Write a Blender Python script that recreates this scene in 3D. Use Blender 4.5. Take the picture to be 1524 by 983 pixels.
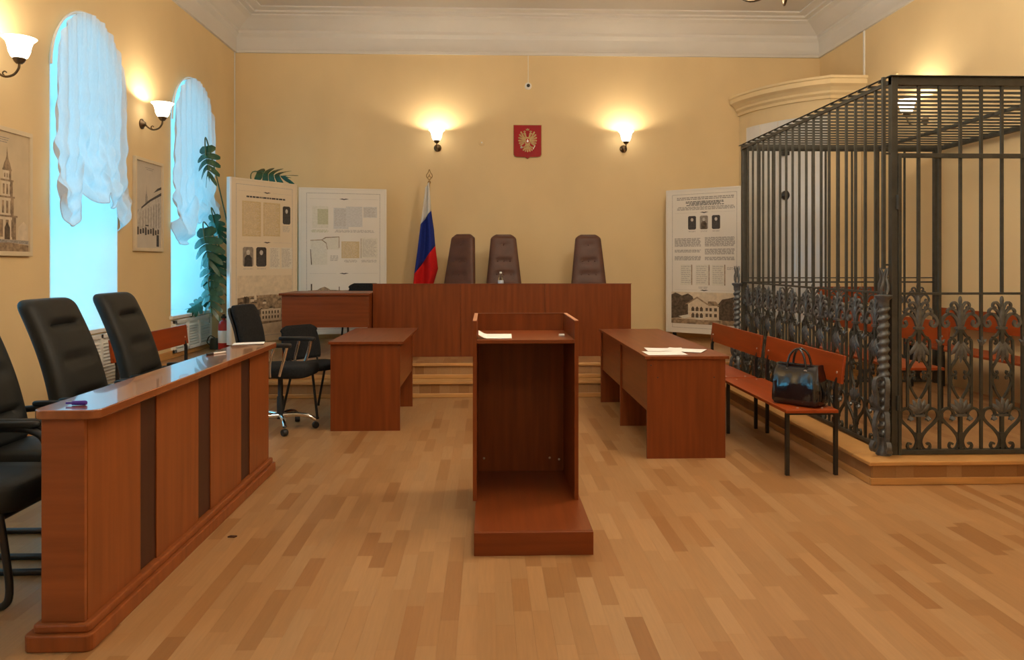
import bpy, bmesh, math, random
from mathutils import Vector, Matrix
random.seed(7)
PI = math.pi
S = bpy.context.scene
for o in list(bpy.data.objects):
    bpy.data.objects.remove(o)
COL = S.collection

# ------------------------------------------------------------------ camera
cam = bpy.data.cameras.new('camera')
camo = bpy.data.objects.new('camera', cam)
COL.objects.link(camo)
cam.sensor_fit = 'HORIZONTAL'
cam.sensor_width = 36.0
cam.lens = 1120.0 / 1524.0 * 36.0
cam.shift_y = -(491.5 - 391.0) / 1524.0
cam.clip_start = 0.05
camo.location = (0, 0, 1.45)
camo.rotation_euler = (PI / 2, 0, -math.atan(37 / 1120.0))
S.camera = camo

# ------------------------------------------------------------------ sky, exposure
W = bpy.data.worlds.new('overcast_sky')
S.world = W
W.use_nodes = True
bgn = W.node_tree.nodes['Background']
bgn.inputs['Color'].default_value = (0.15, 0.66, 1.0, 1)
bgn.inputs['Strength'].default_value = 3.4
S.view_settings.view_transform = 'Standard'
S.view_settings.look = 'None'
S.view_settings.gamma = 1.0
S.view_settings.use_curve_mapping = False
S.view_settings.exposure = 0.58
SCONCE_W = 12.0
CHANDELIER_W = 128.0

# room
XL, XR, YB, YR, ZC = -3.64, 4.93, 11.0, -3.6, 5.0
WT = 0.8          # thickness of the window wall
WIN = [(6.96, .58), (9.37, .59), (4.55, .58), (2.14, .58), (-.27, .58)]
SILL, SPRING = 0.83, 3.10
for c, r in WIN:                                   # sky portals in the window openings
    l = bpy.data.lights.new('window_portal', 'AREA')
    l.shape = 'RECTANGLE'; l.size = 2 * r; l.size_y = SPRING + r - SILL
    l.cycles.is_portal = True
    lo = bpy.data.objects.new('window_portal', l); COL.objects.link(lo)
    lo.location = (XL - WT + .02, c, (SILL + SPRING + r) / 2)
    lo.rotation_euler = (0, -PI / 2, 0)

# ------------------------------------------------------------------ materials
def mk(name, col, rough=.5, metal=0.0, spec=.5, noise=None, bump=None, coat=0.0, emis=None, trans=None):
    """noise=(scale_xyz, amount, detail) ; bump=(scale, strength)"""
    m = bpy.data.materials.new(name); m.use_nodes = True
    nt = m.node_tree; b = nt.nodes['Principled BSDF']
    b.inputs['Base Color'].default_value = (*col, 1)
    b.inputs['Roughness'].default_value = rough
    b.inputs['Metallic'].default_value = metal
    b.inputs['Specular IOR Level'].default_value = spec
    b.inputs['Coat Weight'].default_value = coat
    tc = nt.nodes.new('ShaderNodeTexCoord')
    if noise:
        mp = nt.nodes.new('ShaderNodeMapping'); mp.inputs['Scale'].default_value = noise[0]
        nt.links.new(tc.outputs['Object'], mp.inputs['Vector'])
        n = nt.nodes.new('ShaderNodeTexNoise'); n.inputs['Scale'].default_value = 1.0
        n.inputs['Detail'].default_value = noise[2]
        nt.links.new(mp.outputs['Vector'], n.inputs['Vector'])
        r = nt.nodes.new('ShaderNodeValToRGB')
        a = noise[1]
        r.color_ramp.elements[0].position = .3; r.color_ramp.elements[1].position = .7
        r.color_ramp.elements[0].color = (*[max(0, c * (1 - a)) for c in col], 1)
        r.color_ramp.elements[1].color = (*[min(1, c * (1 + a)) for c in col], 1)
        nt.links.new(n.outputs['Fac'], r.inputs['Fac'])
        nt.links.new(r.outputs['Color'], b.inputs['Base Color'])
    if bump:
        n2 = nt.nodes.new('ShaderNodeTexNoise'); n2.inputs['Scale'].default_value = bump[0]
        n2.inputs['Detail'].default_value = 3
        nt.links.new(tc.outputs['Object'], n2.inputs['Vector'])
        bp = nt.nodes.new('ShaderNodeBump'); bp.inputs['Strength'].default_value = bump[1]
        bp.inputs['Distance'].default_value = .01
        nt.links.new(n2.outputs['Fac'], bp.inputs['Height'])
        nt.links.new(bp.outputs['Normal'], b.inputs['Normal'])
    if emis:
        b.inputs['Emission Color'].default_value = (*emis[0], 1)
        b.inputs['Emission Strength'].default_value = emis[1]
    return m

def plank_mat(name, src):
    """parquet-look laminate: piece tone from the object colour or a colour attribute, fine grain along Y"""
    m = bpy.data.materials.new(name); m.use_nodes = True
    nt = m.node_tree; b = nt.nodes['Principled BSDF']
    if src == 'object':
        s = nt.nodes.new('ShaderNodeObjectInfo'); out = s.outputs['Color']
    else:
        s = nt.nodes.new('ShaderNodeAttribute'); s.attribute_name = 'tone'; out = s.outputs['Color']
    g = nt.nodes.new('ShaderNodeNewGeometry')
    mp = nt.nodes.new('ShaderNodeMapping'); mp.inputs['Scale'].default_value = (90, 5, 90)
    nt.links.new(g.outputs['Position'], mp.inputs['Vector'])
    n = nt.nodes.new('ShaderNodeTexNoise'); n.inputs['Scale'].default_value = 1; n.inputs['Detail'].default_value = 4
    nt.links.new(mp.outputs['Vector'], n.inputs['Vector'])
    r = nt.nodes.new('ShaderNodeMapRange')
    r.inputs['To Min'].default_value = .86; r.inputs['To Max'].default_value = 1.14
    nt.links.new(n.outputs['Fac'], r.inputs['Value'])
    mx = nt.nodes.new('ShaderNodeVectorMath'); mx.operation = 'SCALE'
    nt.links.new(out, mx.inputs[0]); nt.links.new(r.outputs['Result'], mx.inputs['Scale'])
    nt.links.new(mx.outputs['Vector'], b.inputs['Base Color'])
    b.inputs['Roughness'].default_value = .36
    b.inputs['Specular IOR Level'].default_value = .45
    return m

M = {}
M['wall'] = mk('cream_wall_paint', (.77, .585, .325), .75, spec=.25, noise=((1.2, 1.2, .8), .05, 3), bump=(60, .06))
M['white_plaster'] = mk('white_plaster', (.70, .665, .62), .8, spec=.2, noise=((2, 2, 2), .03, 3))
M['ceiling'] = mk('ceiling_whitewash', (.62, .57, .51), .85, spec=.2, noise=((.7, .7, .7), .04, 3))
M['reveal'] = mk('white_window_reveal', (.86, .88, .88), .6, spec=.3, noise=((3, 3, 3), .02, 2))
M['white_gloss'] = mk('white_gloss_paint', (.82, .83, .82), .35, noise=((4, 4, 4), .02, 2))
M['cherry'] = mk('cherry_laminate', (.190, .043, .0085), .38, spec=.3, noise=((26, 26, 1.6), .20, 5))
M['cherry_h'] = mk('cherry_laminate_lengthwise', (.185, .041, .0085), .34, spec=.35, noise=((26, 1.6, 26), .18, 5))
M['cherry_x'] = mk('cherry_laminate_crosswise', (.190, .043, .009), .36, spec=.3, noise=((1.6, 26, 26), .18, 5))
M['cherry_jury'] = mk('light_cherry_laminate', (.25, .070, .018), .38, spec=.3, noise=((24, 24, 1.4), .16, 5))
M['cherry_jtop'] = mk('light_cherry_top', (.25, .072, .022), .22, coat=.6, spec=.8, noise=((24, 1.4, 24), .14, 5))
M['cherry_edge'] = mk('pale_cut_edge', (.50, .22, .11), .5, noise=((20, 20, 20), .1, 2))
M['bench_wood'] = mk('orange_varnished_wood', (.30, .050, .008), .3, spec=.4, noise=((20, 1.3, 20), .15, 5))
M['cherry_jend'] = mk('light_cherry_end_grain', (.26, .075, .021), .38, spec=.3, noise=((1.6, 1.6, 22), .18, 5))
M['slot'] = mk('dark_brown_laminate', (.052, .015, .007), .5, noise=((20, 20, 2), .2, 4))
M['pine'] = mk('pine_moulding', (.56, .29, .095), .4, noise=((3, 3, 40), .12, 4))
M['iron'] = mk('grey_black_painted_iron', (.040, .040, .034), .45, spec=.5, noise=((18, 18, 18), .25, 3), bump=(90, .15))
M['cast'] = mk('grey_cast_iron', (.105, .11, .112), .36, metal=.3, spec=.5, noise=((25, 25, 25), .3, 3), bump=(70, .3))
M['leather'] = mk('black_leatherette', (.011, .0125, .0125), .55, spec=.35, noise=((9, 9, 9), .25, 3), bump=(240, .12))
M['fabric_black'] = mk('black_fabric', (.015, .016, .018), .85, spec=.2, noise=((60, 60, 60), .3, 3), bump=(500, .15))
M['black_metal'] = mk('black_steel_tube', (.012, .012, .013), .3, spec=.5, noise=((8, 8, 8), .15, 2))
M['black_plastic'] = mk('black_plastic', (.012, .012, .013), .45, noise=((8, 8, 8), .1, 2))
M['chrome'] = mk('chrome', (.75, .75, .76), .12, metal=1.0, noise=((5, 5, 5), .03, 2))
M['brown_leather'] = mk('brown_leather', (.105, .042, .026), .5, spec=.45, noise=((10, 10, 10), .15, 3), bump=(160, .1))
M['paper'] = mk('white_paper', (.86, .85, .82), .8, spec=.2, noise=((6, 6, 6), .02, 2))
M['board'] = mk('exhibition_board_white', (.76, .71, .63), .6, spec=.3, noise=((3, 3, 3), .02, 2))
M['board_cream'] = mk('exhibition_board_cream', (.72, .62, .47), .6, spec=.3, noise=((3, 3, 3), .02, 2))
M['alu'] = mk('white_aluminium_edge', (.80, .82, .84), .3, metal=.2, noise=((3, 3, 3), .02, 2))
M['ink'] = mk('grey_ink', (.33, .30, .27), .8, noise=((80, 80, 80), .3, 2))
M['ink_pale'] = mk('pale_ink', (.48, .44, .40), .8, noise=((120, 20, 120), .25, 2))
M['ink_dark'] = mk('dark_ink', (.06, .055, .055), .7, noise=((60, 60, 60), .3, 2))
M['doc'] = mk('old_document', (.60, .47, .27), .8, noise=((30, 30, 120), .16, 4))
M['doc_pale'] = mk('pale_document', (.70, .66, .56), .8, noise=((40, 40, 160), .10, 4))
M['doc_green'] = mk('greenish_document', (.52, .50, .33), .8, noise=((40, 40, 160), .12, 4))
M['doc_blue'] = mk('bluish_document', (.60, .59, .57), .8, noise=((40, 40, 160), .12, 4))
M['sepia'] = mk('sepia_print', (.30, .21, .13), .7, noise=((22, 22, 22), .55, 6))
M['sepia_dark'] = mk('sepia_print_dark', (.10, .07, .045), .7, noise=((26, 26, 26), .6, 6))
M['sepia_light'] = mk('sepia_print_light', (.66, .55, .40), .7, noise=((18, 18, 18), .12, 5))
M['photo_dark'] = mk('old_photo_dark', (.045, .038, .036), .6, noise=((30, 30, 30), .4, 4))
M['photo_mid'] = mk('old_photo_mid', (.27, .23, .19), .6, noise=((30, 30, 30), .25, 4))
M['skin_print'] = mk('old_photo_pale', (.52, .48, .43), .6, noise=((30, 30, 30), .2, 4))
M['pic_paper'] = mk('aged_print_paper', (.62, .50, .33), .6, noise=((5, 5, 5), .08, 4))
M['pic_grey'] = mk('grey_print_paper', (.56, .50, .42), .6, noise=((5, 5, 5), .06, 4))
M['frame_cream'] = mk('cream_frame', (.70, .58, .40), .45, noise=((5, 5, 5), .04, 2))
M['red'] = mk('red_enamel', (.36, .003, .006), .45, spec=.2, noise=((12, 12, 12), .06, 2))
M['gold'] = mk('gold_paint', (.34, .20, .07), .4, metal=.4, noise=((30, 30, 30), .2, 3))
M['silver'] = mk('silver_paint', (.55, .52, .48), .35, metal=.6, noise=((30, 30, 30), .15, 3))
M['bronze'] = mk('aged_bronze', (.13, .085, .045), .4, metal=.7, noise=((40, 40, 40), .25, 3))
M['flag_w'] = mk('white_flag_cloth', (.72, .70, .66), .85, spec=.15, noise=((40, 40, 40), .04, 2))
M['flag_b'] = mk('blue_flag_cloth', (.018, .035, .24), .85, spec=.15, noise=((40, 40, 40), .08, 2))
M['flag_r'] = mk('red_flag_cloth', (.58, .014, .014), .85, spec=.15, noise=((40, 40, 40), .06, 2))
M['leaf'] = mk('monstera_leaf_green', (.020, .085, .040), .26, spec=.5, noise=((14, 14, 14), .3, 3), bump=(50, .15))
M['stem'] = mk('plant_stem', (.06, .10, .035), .5, noise=((20, 20, 20), .2, 3))
M['ext_red'] = mk('extinguisher_red', (.48, .02, .015), .3, noise=((10, 10, 10), .05, 2))
M['olive'] = mk('dark_olive_plastic', (.05, .05, .03), .5, noise=((20, 20, 20), .2, 2))
M['tile_white'] = mk('white_glazed_tile', (.70, .71, .72), .16, spec=.6, noise=((3, 3, 3), .05, 3), bump=(9, .1))
M['stove_cream'] = mk('stove_cream_paint', (.76, .60, .35), .6, spec=.3, noise=((2, 2, 2), .05, 3))
M['bag'] = mk('black_patent_leather', (.008, .008, .010), .14, spec=.65, coat=.4, noise=((8, 8, 8), .2, 2), bump=(14, .35))
M['purple'] = mk('purple_plastic', (.06, .02, .30), .35, noise=((10, 10, 10), .1, 2))
M['glass_frame'] = mk('white_window_wood', (.80, .80, .78), .4, noise=((4, 4, 4), .03, 2))
M['white_plastic'] = mk('white_plastic', (.80, .78, .73), .4, noise=((5, 5, 5), .02, 2))
M['pot'] = mk('terracotta', (.35, .14, .07), .7, noise=((8, 8, 8), .1, 3))
M['bolt'] = mk('bright_steel_bolt', (.7, .68, .62), .3, metal=.8, noise=((9, 9, 9), .05, 2))
M['label_blue'] = mk('bottle_label', (.55, .62, .72), .5, noise=((60, 60, 60), .15, 2))
M['plank_obj'] = plank_mat('laminate_strip', 'object')
M['plank_att'] = plank_mat('laminate_strip_far', 'attr')

def glass(name, col, rough=.02):
    m = mk(name, col, rough, spec=.5)
    b = m.node_tree.nodes['Principled BSDF']
    b.inputs['Transmission Weight'].default_value = 1.0
    b.inputs['IOR'].default_value = 1.3
    return m
M['bottle'] = glass('clear_bottle_plastic', (.85, .93, .97))
# window pane: thin glass, mostly transparent
m = bpy.data.materials.new('window_glass'); m.use_nodes = True; nt = m.node_tree
nt.nodes.remove(nt.nodes['Principled BSDF'])
t = nt.nodes.new('ShaderNodeBsdfTransparent'); t.inputs[0].default_value = (.95, .97, .97, 1)
g = nt.nodes.new('ShaderNodeBsdfGlossy'); g.inputs['Roughness'].default_value = .02
mx = nt.nodes.new('ShaderNodeMixShader'); mx.inputs[0].default_value = .06
nt.links.new(t.outputs[0], mx.inputs[1]); nt.links.new(g.outputs[0], mx.inputs[2])
nt.links.new(mx.outputs[0], nt.nodes['Material Output'].inputs[0]); M['pane'] = m
# sheer curtain
m = bpy.data.materials.new('sheer_white_tulle'); m.use_nodes = True; nt = m.node_tree
nt.nodes.remove(nt.nodes['Principled BSDF'])
d = nt.nodes.new('ShaderNodeBsdfDiffuse'); d.inputs[0].default_value = (.78, .76, .75, 1)
tl = nt.nodes.new('ShaderNodeBsdfTranslucent'); tl.inputs[0].default_value = (.82, .84, .86, 1)
tr = nt.nodes.new('ShaderNodeBsdfTransparent')
m1 = nt.nodes.new('ShaderNodeMixShader'); m1.inputs[0].default_value = .34
m2 = nt.nodes.new('ShaderNodeMixShader'); m2.inputs[0].default_value = .12
wv = nt.nodes.new('ShaderNodeTexNoise'); wv.inputs['Scale'].default_value = 60
mr = nt.nodes.new('ShaderNodeMapRange'); mr.inputs['To Min'].default_value = .05; mr.inputs['To Max'].default_value = .2
nt.links.new(wv.outputs['Fac'], mr.inputs['Value']); nt.links.new(mr.outputs['Result'], m2.inputs[0])
nt.links.new(d.outputs[0], m1.inputs[1]); nt.links.new(tl.outputs[0], m1.inputs[2])
nt.links.new(m1.outputs[0], m2.inputs[1]); nt.links.new(tr.outputs[0], m2.inputs[2])
nt.links.new(m2.outputs[0], nt.nodes['Material Output'].inputs[0]); M['tulle'] = m
M['shade'] = mk('opal_glass_shade_lit', (.9, .85, .75), .3, emis=((1.0, .88, .68), 3.6), noise=((9, 9, 9), .02, 2))

# ------------------------------------------------------------------ mesh helpers
class MB:
    def __init__(s):
        s.v = []; s.f = []; s.mi = []; s.cur = 0
    def add(s, vs, fs):
        n = len(s.v); s.v += [tuple(p) for p in vs]
        for f in fs:
            s.f.append(tuple(i + n for i in f)); s.mi.append(s.cur)
        return s
    def box(s, x0, x1, y0, y1, z0, z1):
        return s.add([(x0, y0, z0), (x1, y0, z0), (x1, y1, z0), (x0, y1, z0), (x0, y0, z1), (x1, y0, z1), (x1, y1, z1), (x0, y1, z1)],
                     [(3, 2, 1, 0), (4, 5, 6, 7), (0, 1, 5, 4), (1, 2, 6, 5), (2, 3, 7, 6), (3, 0, 4, 7)])
    def prism(s, pts, a, b, axis='z'):
        """polygon pts (2D) extruded between a and b along the axis: x->(y,z), y->(x,z), z->(x,y)"""
        mkp = {'x': lambda p, t: (t, p[0], p[1]), 'y': lambda p, t: (p[0], t, p[1]), 'z': lambda p, t: (p[0], p[1], t)}[axis]
        n = len(pts)
        vs = [mkp(p, a) for p in pts] + [mkp(p, b) for p in pts]
        fs = [tuple(range(n))[::-1], tuple(range(n, 2 * n))] + [(i, (i + 1) % n, n + (i + 1) % n, n + i) for i in range(n)]
        return s.add(vs, fs)
    def loft(s, rings, cap=True, closed=True):
        n = len(rings[0]); vs = [p for r in rings for p in r]; fs = []
        for j in range(len(rings) - 1):
            for i in range(n if closed else n - 1):
                k = (i + 1) % n
                fs.append((j * n + i, j * n + k, (j + 1) * n + k, (j + 1) * n + i))
        if cap:
            fs.append(tuple(range(n))[::-1]); fs.append(tuple(range((len(rings) - 1) * n, len(rings) * n)))
        return s.add(vs, fs)
    def tube(s, pts, r, n=8, cap=True, flat=None):
        pts = [Vector(p) for p in pts]; rings = []
        up = None
        for i, p in enumerate(pts):
            t = (pts[min(i + 1, len(pts) - 1)] - pts[max(i - 1, 0)]).normalized()
            if up is None:
                up = Vector((0, 0, 1)) if abs(t.z) < .9 else Vector((1, 0, 0))
            a = (up - t * up.dot(t)).normalized(); b = t.cross(a); up = a
            rr = r[i] if isinstance(r, (list, tuple)) else r
            f = flat or 1.0
            rings.append([p + a * (rr * f * math.cos(2 * PI * k / n + PI / n)) + b * (rr * math.sin(2 * PI * k / n + PI / n)) for k in range(n)])
        return s.loft(rings, cap)
    def lathe(s, prof, n=16, c=(0, 0, 0), cap=True, axis='z'):
        rings = []
        for r, z in prof:
            ring = []
            for k in range(n):
                a = 2 * PI * k / n; x, y = r * math.cos(a), r * math.sin(a)
                q = {'z': (x, y, z), 'x': (z, x, y), 'y': (y, z, x)}[axis]
                ring.append((c[0] + q[0], c[1] + q[1], c[2] + q[2]))
            rings.append(ring)
        return s.loft(rings, cap)
    def grid(s, fn, nu, nv):
        vs = [fn(i / nu, j / nv) for j in range(nv + 1) for i in range(nu + 1)]
        fs = [(j * (nu + 1) + i, j * (nu + 1) + i + 1, (j + 1) * (nu + 1) + i + 1, (j + 1) * (nu + 1) + i) for j in range(nv) for i in range(nu)]
        return s.add(vs, fs)
    def ribbon(s, pts, w, d, plane=lambda a, b, c: (a, c, b)):
        """flat bar following a planar curve pts (a,b): width w in the plane, depth d across it"""
        P = [Vector((p[0], p[1])) for p in pts]; rings = []
        for i, p in enumerate(P):
            t = (P[min(i + 1, len(P) - 1)] - P[max(i - 1, 0)]).normalized(); nn = Vector((-t.y, t.x))
            q0 = p + nn * w / 2; q1 = p - nn * w / 2
            rings.append([plane(q0.x, q0.y, -d / 2), plane(q1.x, q1.y, -d / 2), plane(q1.x, q1.y, d / 2), plane(q0.x, q0.y, d / 2)])
        return s.loft(rings)
    def mesh(s, name, mats, smooth=False, fixn=True):
        me = bpy.data.meshes.new(name)
        me.from_pydata(s.v, [], s.f)
        if not isinstance(mats, (list, tuple)): mats = [mats]
        for m in mats: me.materials.append(m)
        if len(mats) > 1: me.polygons.foreach_set('material_index', s.mi)
        if fixn:
            bm = bmesh.new(); bm.from_mesh(me); bmesh.ops.recalc_face_normals(bm, faces=bm.faces); bm.to_mesh(me); bm.free()
        if smooth:
            me.polygons.foreach_set('use_smooth', [True] * len(me.polygons))
            try: me.set_sharp_from_angle(angle=math.radians(smooth if smooth is not True else 50))
            except Exception: pass
        me.update()
        return me
    def build(s, name, mats, parent=None, smooth=False, bevel=0, fixn=True):
        return link(name, s.mesh(name, mats, smooth, fixn), parent, bevel)

def link(name, me, parent=None, bevel=0, loc=None, rot=None):
    o = bpy.data.objects.new(name, me); COL.objects.link(o); o.parent = parent
    if loc: o.location = loc
    if rot: o.rotation_euler = rot
    if bevel:
        b = o.modifiers.new('bevel', 'BEVEL'); b.width = bevel; b.segments = 2; b.limit_method = 'ANGLE'; b.angle_limit = math.radians(40)
    return o
def tag(o, label, cat, group=None):
    o['label'] = label; o['category'] = cat
    if group: o['group'] = group
    return o
def thing(name, label, cat, loc=(0, 0, 0), rz=0, group=None):
    o = bpy.data.objects.new(name, None); COL.objects.link(o); o.empty_display_size = .1
    o.location = loc; o.rotation_euler = (0, 0, rz)
    return tag(o, label, cat, group)
def struct(o):
    o['kind'] = 'structure'; return o
def dup(root, loc, rz, label, group=None):
    r = root.copy(); COL.objects.link(r); r.location = loc; r.rotation_euler = (0, 0, rz); r['label'] = label
    if group: r['group'] = group
    for ch in list(root.children):
        c = ch.copy(); COL.objects.link(c); c.parent = r
        for g_ in list(ch.children):
            d_ = g_.copy(); COL.objects.link(d_); d_.parent = c
    return r
def catmull(P, k=4):
    P = [Vector(p) for p in P]; out = []
    for i in range(len(P) - 1):
        p0 = P[max(i - 1, 0)]; p1 = P[i]; p2 = P[i + 1]; p3 = P[min(i + 2, len(P) - 1)]
        for j in range(k):
            t = j / k
            out.append(.5 * ((2 * p1) + (p2 - p0) * t + (2 * p0 - 5 * p1 + 4 * p2 - p3) * t * t + (3 * p1 - p0 - 3 * p2 + p3) * t ** 3))
    out.append(P[-1]); return out
def sgn(x, e): return math.copysign(abs(x) ** e, x)
def pt_mid(a, b, t): return a + (b - a) * t
def cushion(mb, cx, cy, z0, z1, hx, hy, e=.45, n=28, m=8, dome=0.0):
    """rounded cushion: superelliptic plan and rounded edge"""
    rings = []
    for j in range(m + 1):
        a = -PI / 2 + PI * j / m
        k = max(.02, abs(math.cos(a)) ** .55); z = (z0 + z1) / 2 + (z1 - z0) / 2 * sgn(math.sin(a), .75)
        rr = .86 + .14 * k if 0 < j < m else .55
        rings.append([(cx + hx * rr * sgn(math.cos(2 * PI * i / n), e), cy + hy * rr * sgn(math.sin(2 * PI * i / n), e), z) for i in range(n)])
    return mb.loft(rings)
def panelbox(name, mat, parent, dims, bevel=.003, edge=None):
    o = MB().box(*dims).build(name, mat, parent, bevel=bevel); return o

# ------------------------------------------------------------------ the room
TONES = [(.355, .185, .074), (.385, .210, .089), (.32, .157, .058), (.40, .225, .10), (.295, .136, .047), (.37, .196, .080)]
TW = [5, 6, 3, 4, 1.6, 5]
def tone():
    c = random.choices(TONES, TW)[0]; k = random.uniform(.94, 1.06); return tuple(x * k for x in c)

fl = MB().box(XL - .0, XR, YR, YB, -.15, -.006).build('floor', M['pine']); struct(fl)
PWD = .075
pieces = []
nx = int((XR - XL) / PWD) + 1
for i in range(nx):
    x0 = XL + i * PWD; x1 = min(x0 + PWD, XR)
    if x1 - x0 < .01: continue
    y = YR + random.uniform(-.4, 0)
    while y < 8.3:
        L = random.choice((.32, .40, .46, .52, .60)); a = max(y, YR); b = min(y + L, 8.3)
        if b - a > .02: pieces.append((x0, x1, a, b))
        y += L
def inview(p):
    cx, cy = (p[0] + p[1]) / 2, (p[2] + p[3]) / 2
    if cy < 2.75: return 1e9
    u = 762 + 1120 * (cx / cy - .033); 
    if u < 20 or u > 1500: return 1e9
    if -1.75 < cx < -1.45 and 2.85 < cy < 5.3: return 1e9
    return cy
pieces.sort(key=inview)
sharedp = {}
for (x0, x1, a, b) in pieces[:300]:
    key = round(b - a, 2)
    if key not in sharedp:
        L = key; g_ = .00015
        q = MB().box(-PWD / 2 + g_, PWD / 2 - g_, -L / 2 + g_, L / 2 - g_, -.008, 0)
        sharedp[key] = q.mesh('floor_strip', M['plank_obj'])
    o = link('floor_strip', sharedp[key], fl, loc=((x0 + x1) / 2, (a + b) / 2, 0))
    o.color = (*tone(), 1)
def strips(name, plist, parent, axisfn):
    mb = MB(); cols = []
    for p in plist:
        n0 = len(mb.f); axisfn(mb, p); cols += [tone()] * (len(mb.f) - n0)
    me = mb.mesh(name, M['plank_att'], fixn=False)
    at = me.color_attributes.new('tone', 'FLOAT_COLOR', 'CORNER')
    for poly in me.polygons:
        for li in poly.loop_indices: at.data[li].color = (*cols[poly.index], 1)
    o = link(name, me, parent); o['kind'] = 'stuff'; return o
g_ = .00015
strips('floor_strips_beyond', pieces[300:], fl, lambda mb, p: mb.box(p[0] + g_, p[1] - g_, p[2] + g_, p[3] - g_, -.008, 0))

struct(MB().box(XL - WT, XR + .2, YR - .2, YB + .2, ZC, ZC + .2).build('ceiling', M['ceiling']))
struct(MB().box(XL - WT, XR + .2, YB, YB + .2, -.15, ZC).build('wall_back', M['wall']))
struct(MB().box(XR, XR + .2, YR, YB, -.15, ZC).build('wall_right', M['wall']))
struct(MB().box(XL - WT, XR + .2, YR - .2, YR, -.15, ZC).build('wall_rear', M['wall']))
# left wall with deep arched window embrasures
mb = MB()
ws = sorted(WIN); NA = 20
def arch(c, r):
    return [(c - r * math.cos(PI * k / NA), SPRING + r * math.sin(PI * k / NA)) for k in range(NA + 1)]
def rect_x(y0, y1, z0, z1):
    mb.box(XL - WT, XL, y0, y1, z0, z1)
prev = YR - .2
for c, r in ws:
    rect_x(prev, c - r, -.15, ZC); rect_x(c - r, c + r, -.15, SILL)
    A = arch(c, r)
    for (ya, za), (yb, zb) in zip(A[:-1], A[1:]):
        mb.add([(XL, ya, za), (XL, yb, zb), (XL, yb, ZC), (XL, ya, ZC), (XL - WT, ya, za), (XL - WT, yb, zb), (XL - WT, yb, ZC), (XL - WT, ya, ZC)],
               [(0, 1, 2, 3), (7, 6, 5, 4), (4, 5, 1, 0)])
    prev = c + r
rect_x(prev, YB, -.15, ZC)
wl = struct(mb.build('wall_left', M['wall'], fixn=False))
for wi, (c, r) in enumerate(WIN):
    # plaster lining of the embrasure, window frame, sashes, panes, sill
    mb = MB(); path = [(c - r, SILL)] + arch(c, r) + [(c + r, SILL)]
    inn = [(c - (r - .012), SILL)] + [(c - (r - .012) * math.cos(PI * k / NA), SPRING + (r - .012) * math.sin(PI * k / NA)) for k in range(NA + 1)] + [(c + r - .012, SILL)]
    for i in range(len(path) - 1):
        a, b, p, q = path[i], path[i + 1], inn[i], inn[i + 1]
        mb.add([(XL + .002, *a), (XL + .002, *b), (XL - WT + .02, *b), (XL - WT + .02, *a), (XL + .002, *p), (XL + .002, *q), (XL - WT + .02, *q), (XL - WT + .02, *p)],
               [(4, 5, 1, 0), (7, 6, 5, 4), (0, 1, 2, 3), (3, 2, 6, 7)])
    w = struct(mb.build('window_%d' % (wi + 1), M['reveal'], fixn=False))
    xo = XL - WT + .09
    fr = MB()
    for ya, yb, za, zb in ((c - r, c - r + .07, SILL, SPRING), (c + r - .07, c + r, SILL, SPRING), (c - r, c + r, SILL, SILL + .08), (c - r, c + r, SPRING - .12, SPRING - .04), (c - .05, c + .05, SILL, SPRING + r - .03)):
        fr.box(xo - .03, xo + .04, ya, yb, za, zb)
    fr.tube([(xo, c - (r - .03) * math.cos(PI * k / 16), SPRING + (r - .03) * math.sin(PI * k / 16)) for k in range(17)], .04, 6)
    fr.build('window_frame', M['glass_frame'], w)
    for ya, yb in ((c - r + .06, c - .04), (c + .04, c + r - .06)):
        MB().box(xo - .004, xo + .004, ya, yb, SILL + .07, SPRING - .1).build('window_pane', M['pane'], w)
    MB().prism([(c - (r - .05) * math.cos(PI * k / 16), SPRING - .05 + (r - .03) * math.sin(PI * k / 16)) for k in range(17)], xo - .004, xo + .004, 'x').build('window_pane', M['pane'], w)
    MB().box(XL - WT + .05, XL + .035, c - r - .03, c + r + .03, SILL - .035, SILL + .004).build('window_sill', M['white_gloss'], w, bevel=.006)

# cornice and coved edge
prof = [(0, 4.48), (.035, 4.48), (.035, 4.52), (.02, 4.53), (.03, 4.70), (.075, 4.75), (.075, 4.79), (.10, 4.80), (.16, 4.84), (.26, 4.90), (.33, 4.925), (.33, 4.945), (.40, 4.95), (.40, 4.975), (.52, 4.98), (.52, ZC)]
def cornice(name, side):
    rings = []
    for d_, z in prof:
        if side == 'back': rings.append([(XL + d_, YB - d_, z), (XR - d_, YB - d_, z)])
        if side == 'left': rings.append([(XL + d_, YR + d_, z), (XL + d_, YB - d_, z)])
        if side == 'right': rings.append([(XR - d_, YB - d_, z), (XR - d_, YR + d_, z)])
        if side == 'rear': rings.append([(XR - d_, YR + d_, z), (XL + d_, YR + d_, z)])
    o = MB().loft(rings, cap=False, closed=False).build(name, M['white_plaster'], fixn=False); struct(o)
for i, sd in enumerate(('back', 'left', 'right', 'rear')): cornice('trim_%d' % (i + 1), sd)

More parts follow.
